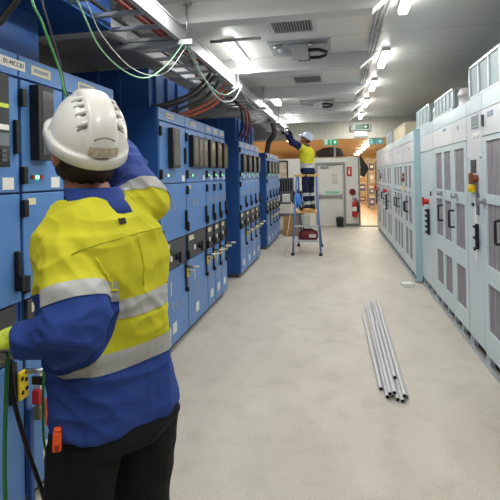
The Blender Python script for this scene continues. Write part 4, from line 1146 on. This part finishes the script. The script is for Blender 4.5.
    for i in range(nph):
        u = i/nph; ph = u*PI/2
        row = []
        for k in range(nth):
            a = 2*PI*k/nth; cp, sp_ = math.cos(ph)**.82, math.sin(ph)
            x, y, z = A*cp*math.cos(a), B_*cp*math.sin(a), Ht*sp_**.94
            # raised central ridge with two flanking channels
            w = abs(x)/A
            rid = .009*S*(1/(1+math.exp((w-.36)*38)))*min(1, z/(.25*Ht)) - .004*S*math.exp(-((w-.43)/.05)**2)*min(1, z/(.3*Ht))
            dirv = V((x/A, y/B_, z/Ht)).normalized()
            p = V((x, y, z))+dirv*rid
            if i < 2: p += V((math.cos(a), math.sin(a), 0))*(.004*S*(1-i/2))
            row.append(bm.verts.new(hc+HM @ p))
        grid.append(row)
    top = bm.verts.new(hc+HM @ V((0, 0, Ht+.009*S)))
    for i in range(nph-1):
        for k in range(nth): bm.faces.new((grid[i][k], grid[i][(k+1) % nth], grid[i+1][(k+1) % nth], grid[i+1][k])).smooth = True
    for k in range(nth): bm.faces.new((grid[-1][k], grid[-1][(k+1) % nth], top)).smooth = True
    hat = hm.build('hard_hat', cfg['hat_mat'], body, org)
    so = hat.modifiers.new('t', 'SOLIDIFY'); so.thickness = .0035; so.offset = -1
    # brim: rolled lip all around plus the peak
    m = MB(); rr = []
    for k in range(nth):
        a = 2*PI*k/nth; pk = max(0, math.sin(a))**2*.045*S
        ra, rb = A+.004*S, B_+.004*S
        e = V((ra*math.cos(a), rb*math.sin(a)+0, 0)); n_ = V((math.cos(a), math.sin(a), 0))
        sec = [e+V((0, 0, .012*S)), e+n_*(.003*S+pk)+V((0, 0, .002*S-.25*pk)), e+n_*(.004*S+pk)+V((0, 0, -.022*S-.25*pk)), e+n_*.002*S+V((0, 0, -.024*S))]
        rr.append([hc+HM @ p for p in sec])
    rr.append(rr[0]); m.loft(rr, cap=False); bmesh.ops.remove_doubles(m.bm, verts=m.bm.verts, dist=.0001)
    m.build('brim', cfg['hat_mat'], hat, org)
    def onhat(x, y):
        k = max(0., 1-(x/A)**2-(y/B_)**2)
        return V((x, y, Ht*math.sqrt(k)*1.0))
    if cfg.get('detail'):
        gr = MB()
        for sx in (-1, 1):
            for k in range(4):
                y = (-.008-.024*k)*S; x0, x1 = sx*.033*S, sx*.058*S
                pa = onhat(x0, y); pb = onhat(x1, y+.006*S); n_ = V((pa.x/A, pa.y/B_, pa.z/Ht)).normalized()
                pa += n_*.006*S; pb += V((pb.x/A, pb.y/B_, pb.z/Ht)).normalized()*.003*S
                gr.tube([hc+HM @ pa, hc+HM @ ((pa+pb)/2+n_*.0025*S), hc+HM @ pb], [.0045*S, .0065*S, .0035*S], 8)
        gr.pieces('vent_louvre', cfg['hat_mat'], hat, org)
        gr = MB()
        for sx in (-1, 1):
            for k in range(4):
                y = (-.014-.024*k)*S; x0, x1 = sx*.036*S, sx*.058*S
                pa = onhat(x0, y); pb = onhat(x1, y+.006*S)
                pa += V((pa.x/A, pa.y/B_, pa.z/Ht)).normalized()*.003*S; pb += V((pb.x/A, pb.y/B_, pb.z/Ht)).normalized()*.002*S
                gr.tube([hc+HM @ pa, hc+HM @ pb], .0035*S, 6)
        gr.pieces('vent_slot', mat('slot_grey', (120, 118, 116), .6), hat, org)
        gr = MB()
        for k in range(3):
            y = -B_*(.66+.11*k); w = (.026-.001*k)*S
            ps = [onhat(w*(j/4-1), y) for j in range(9)]
            gr.tube([hc+HM @ (p+V((p.x/A, p.y/B_, p.z/Ht)).normalized()*.0105*S) for p in ps], .003*S, 6)
        gr.pieces('ridge_groove', mat('groove_grey', (150, 150, 146), .5), hat, org)
        # worn strip at the back
        vg = []
        for i in range(5):
            row = []
            for k in range(11):
                a = -PI/2+(-.36+.72*k/10); ph = .10+.045*i
                cp = math.cos(ph)**.82; x, y, z = A*cp*math.cos(a), B_*cp*math.sin(a), Ht*math.sin(ph)**.94
                row.append(hc+HM @ (V((x, y, z))+V((x/A, y/B_, z/Ht)).normalized()*.0105*S))
            vg.append(row)
        m = MB(); g_ = [[m.bm.verts.new(p) for p in r] for r in vg]
        for i in range(4):
            for k in range(10): m.bm.faces.new((g_[i][k], g_[i][k+1], g_[i+1][k+1], g_[i+1][k])).smooth = True
        m.build('worn_strip', mat('worn_strip', (196, 188, 172), .6, var=.28, vscale=70), hat, org)
    return body, shirt, tr, hat

R_ = math.radians
cfg1 = dict(u0_r=-.15,
    label='person in white hard hat and yellow and blue work shirt, back to the camera',
    org=(-.68, 1.27, 0), voxel=.0045, scale=1.04, yaw_p=R_(58), yaw_s=R_(72),
    j=dict(pelvis=(-.67, 1.28, 1.02), hem=(-.672, 1.275, 1.0), neck=(-.688, 1.228, 1.640), head=(-.727, 1.238, 1.785),
           sh_l=(-.700, 1.105, 1.49), el_l=(-.64, 1.035, 1.33), wr_l=(-.865, 1.125, 1.255), ha_l=(-.94, 1.15, 1.25),
           sh_r=(-.612, 1.372, 1.625), el_r=(-.768, 1.508, 1.763), wr_r=(-.875, 1.59, 1.854), ha_r=(-.93, 1.61, 1.91),
           hip_l=(-.722, 1.20, .95), hip_r=(-.615, 1.365, .95), kn_l=(-.77, 1.17, .52), kn_r=(-.66, 1.42, .52), an_l=(-.74, 1.13, .09), an_r=(-.61, 1.45, .09)),
    head_f=(-.72, .66, .60), head_up=(.36, -.33, .87), palm_l=(-.3, .3, -.9), palm_r=(-.8, .2, .5), curl_l=.9, curl_r=.6,
    torso=((0, .186, .138, 0), (.05, .186, .14, 0), (.25, .17, .138, 0), (.5, .178, .145, 0), (.72, .19, .148, -.01), (.86, .18, .132, -.01), (.95, .13, .105, 0), (1., .085, .085, .01)),
    torso_tape=((1.325, 1.378), (1.185, 1.24)), blue_z=1.2, arm_tape_l=(.50, .72), arm_tape_r=(-.13, .03),
    blue=RBL, skin=SKIN, trouser=TRO, glove=[GLY, GLG], hat_mat=SHELL, waist=1.03, detail=True, shirt_label='yellow and royal blue long sleeved work shirt')
b1, sh1, tr1, hat1 = worker(cfg1)
o1 = V(cfg1['org'])
BV = {}
def surf(ob, p, org):
    if ob.name not in BV: BV[ob.name] = BVHTree.FromPolygons([v.co for v in ob.data.vertices], [q.vertices for q in ob.data.polygons])
    bv = BV[ob.name]
    l, n, i, d = bv.find_nearest(V(p)-V(org)); return l+V(org), n
# small black maker's tab on the yoke, yoke seam
p, n = surf(sh1, (-.535, 1.13, 1.60), o1); zz = V((0, 0, 1)); r_ = zz.cross(n).normalized(); u_ = n.cross(r_)
MX = Matrix.Translation(p) @ Matrix((r_, u_, n)).transposed().to_4x4()
m = MB(); m.box(-.012, .012, -.008, .008, 0, .003, 0, MX); m.build('collar_tab', BLACK, sh1, o1)
pts = []
for k in range(15):
    u = k/14; q, n = surf(sh1, V((-.64, 1.02, 1.52)).lerp(V((-.48, 1.34, 1.56)), u), o1); pts.append(q+n*.0008)
MB().tube(pts, .0016, 6).build('yoke_seam', mat('seam_yellow', (176, 176, 24), .8), sh1, o1)
for q0, q1 in (((-.60, 1.06, 1.50), (-.55, 1.10, 1.39)), ((-.53, 1.18, 1.55), (-.51, 1.19, 1.40))):
    pts = []
    for k in range(10):
        q, n = surf(sh1, V(q0).lerp(V(q1), k/9), o1); pts.append(q+n*.001)
    MB().tube(pts, [.001]+[.004]*8+[.001], 8).build('pleat', HV, sh1, o1)
# pockets and belt line follow the cloth
rp_ = V((math.cos(cfg1['yaw_p']), math.sin(cfg1['yaw_p']), 0)); fp_ = V((-math.sin(cfg1['yaw_p']), math.cos(cfg1['yaw_p']), 0)); pc = V(cfg1['j']['pelvis'])
def pocket(name, test, lift):
    keep = set()
    for f in tr1.data.polygons:
        c = f.center+o1; d = c-pc; x, y, z = d.dot(rp_), d.dot(fp_), c.z
        if test(x, y, z): keep.add(f.index)
    if keep: o = mesh_obj(name, split_faces(tr1.data, keep, lift), TRO, tr1, o1); so = o.modifiers.new('t', 'SOLIDIFY'); so.thickness = lift*1.2; so.offset = -1
pocket('back_pocket', lambda x, y, z: y < -.03 and -.155 < x < -.035 and .84 < z < .97, .005)
pocket('back_pocket', lambda x, y, z: y < -.03 and .035 < x < .155 and .84 < z < .97, .005)
pocket('cargo_pocket', lambda x, y, z: x > .13 and -.09 < y < .1 and .62 < z < .82, .008)
# orange knife in the pocket
p, n = surf(tr1, (-.735, 1.09, 1.03), o1)
t = thing('utility_knife', 'orange folding knife clipped in the back pocket of the nearest worker', 'knife', (-.727, 1.072, 1.0))
t.rotation_euler = (0, .05, .5); t.scale = (.8, .8, .85)
m = MB(); m.box(-.014, .014, -.012, .012, -.005, .055); m.box(-.012, .012, -.011, .011, .055, .066); m.build('knife_handle', ORANGE, t, bevel=.006)
m = MB(); m.box(-.006, .006, -.014, -.012, .0, .018); m.build('slider', mat('orange_dark', (150, 46, 22), .5), t)

gq = 'cables held by the nearest worker'
cable('earth_wire', [(-.915, 1.155, 1.235), (-.945, 1.172, 1.19), (-.955, 1.171, 1.063), (-.961, 1.170, .919), (-.961, 1.170, .76), (-.95, 1.18, .4), (-.95, 1.2, .02)], .0062, GREEN, 'green wire hanging from the gloved hand nearest the frame edge', gq)
cable('power_cable', [(-.93, 1.175, 1.235), (-.951, 1.185, 1.19), (-.953, 1.202, 1.048), (-.929, 1.227, .888), (-.892, 1.255, .708), (-.86, 1.3, .4), (-.87, 1.34, .02)], .007, BLKW, 'black cable hanging from the gloved hand and swinging towards the worker\'s leg', gq)
cable('earth_wire', [(-.90, 1.16, 1.22), (-.955, 1.34, 1.12), (-.959, 1.344, .979), (-.958, 1.344, .849), (-.94, 1.347, .751), (-.936, 1.348, .637), (-.93, 1.35, .02)], .0045, GREEN, 'thin green wire hanging between the padlocks and the worker\'s trousers', gq)
t = thing('cable_cutter', 'grey handled tool lying in the gloved hand at the frame edge', 'tool', (-.98, 1.185, 1.205)); ok = (-.98, 1.185, 1.205)
MB().tube([(-.94, 1.14, 1.20), (-.985, 1.185, 1.205), (-1.02, 1.22, 1.21)], [.012, .016, .012], 10).build('tool_handle', mat('tool_grey', (150, 150, 148), .5), t, ok)
MB().tube([(-1.02, 1.22, 1.21), (-1.06, 1.26, 1.215)], [.01, .004], 8).build('tool_jaw', STEEL, t, ok)

cfg2 = dict(
    label='person in pale blue hard hat standing on the stepladder with both arms raised',
    org=(-.66, 10.12, .9), voxel=.011, scale=.97, yaw_p=R_(62), yaw_s=R_(66),
    j=dict(pelvis=(-.64, 10.15, 1.80), hem=(-.645, 10.15, 1.74), neck=(-.67, 10.12, 2.30), head=(-.67, 10.09, 2.46),
           sh_l=(-.75, 9.96, 2.26), el_l=(-.95, 9.86, 2.38), wr_l=(-1.0, 9.9, 2.60), ha_l=(-1.04, 9.93, 2.69),
           sh_r=(-.72, 10.28, 2.27), el_r=(-.98, 10.22, 2.42), wr_r=(-1.12, 10.2, 2.60), ha_r=(-1.18, 10.2, 2.67),
           hip_l=(-.68, 10.07, 1.72), hip_r=(-.60, 10.22, 1.72), kn_l=(-.70, 10.02, 1.33), kn_r=(-.60, 10.22, 1.33), an_l=(-.66, 10.0, .987), an_r=(-.58, 10.24, .987)),
    head_f=(-.72, -.1, .45), head_up=(.42, 0, .9), palm_l=(-.5, .2, .5), palm_r=(-.5, .2, .5), curl_l=.6, curl_r=.5,
    torso=((0, .19, .14, 0), (.25, .178, .14, 0), (.5, .185, .145, 0), (.72, .195, .15, -.01), (.86, .18, .13, -.01), (.95, .13, .105, 0), (1., .085, .085, .01)),
    torso_tape=((1.83, 1.93),), blue_z=1.84, arm_tape_l=(.18, .24), arm_tape_r=(.18, .24),
    blue=NVY, skin=SKIND, trouser=TRN, glove=[BLACK, BLACK], hat_mat=SHELLB, waist=1.80, leg_tape=((.12, .32), (.66, .86)), shirt_label='yellow and navy long sleeved work shirt')
worker(cfg2)

# ------------------------------------------------------------------ camera and view
F, YAW, ROLL = 460., math.atan(88/460.), R_(1.1)
cam = bpy.data.cameras.new('camera'); co = bpy.data.objects.new('camera', cam); C.objects.link(co)
cam.sensor_width = 36.; cam.lens = 36.*F/500.; cam.shift_x = 0; cam.shift_y = -(250-175)/500.
cam.clip_start = .05; cam.clip_end = 200
co.matrix_world = Matrix.Translation((0, 0, 1.7)) @ Matrix.Rotation(YAW, 4, 'Z') @ Matrix.Rotation(PI/2, 4, 'X') @ Matrix.Rotation(-ROLL, 4, 'Z')
bpy.context.scene.camera = co
w = bpy.data.worlds.new('world'); bpy.context.scene.world = w; w.use_nodes = True
w.node_tree.nodes['Background'].inputs[0].default_value = (.9, .95, 1, 1); w.node_tree.nodes['Background'].inputs[1].default_value = .3
vs = bpy.context.scene.view_settings
vs.view_transform = 'Standard'; vs.look = 'None'; vs.gamma = 1.; vs.exposure = .14; vs.use_curve_mapping = False
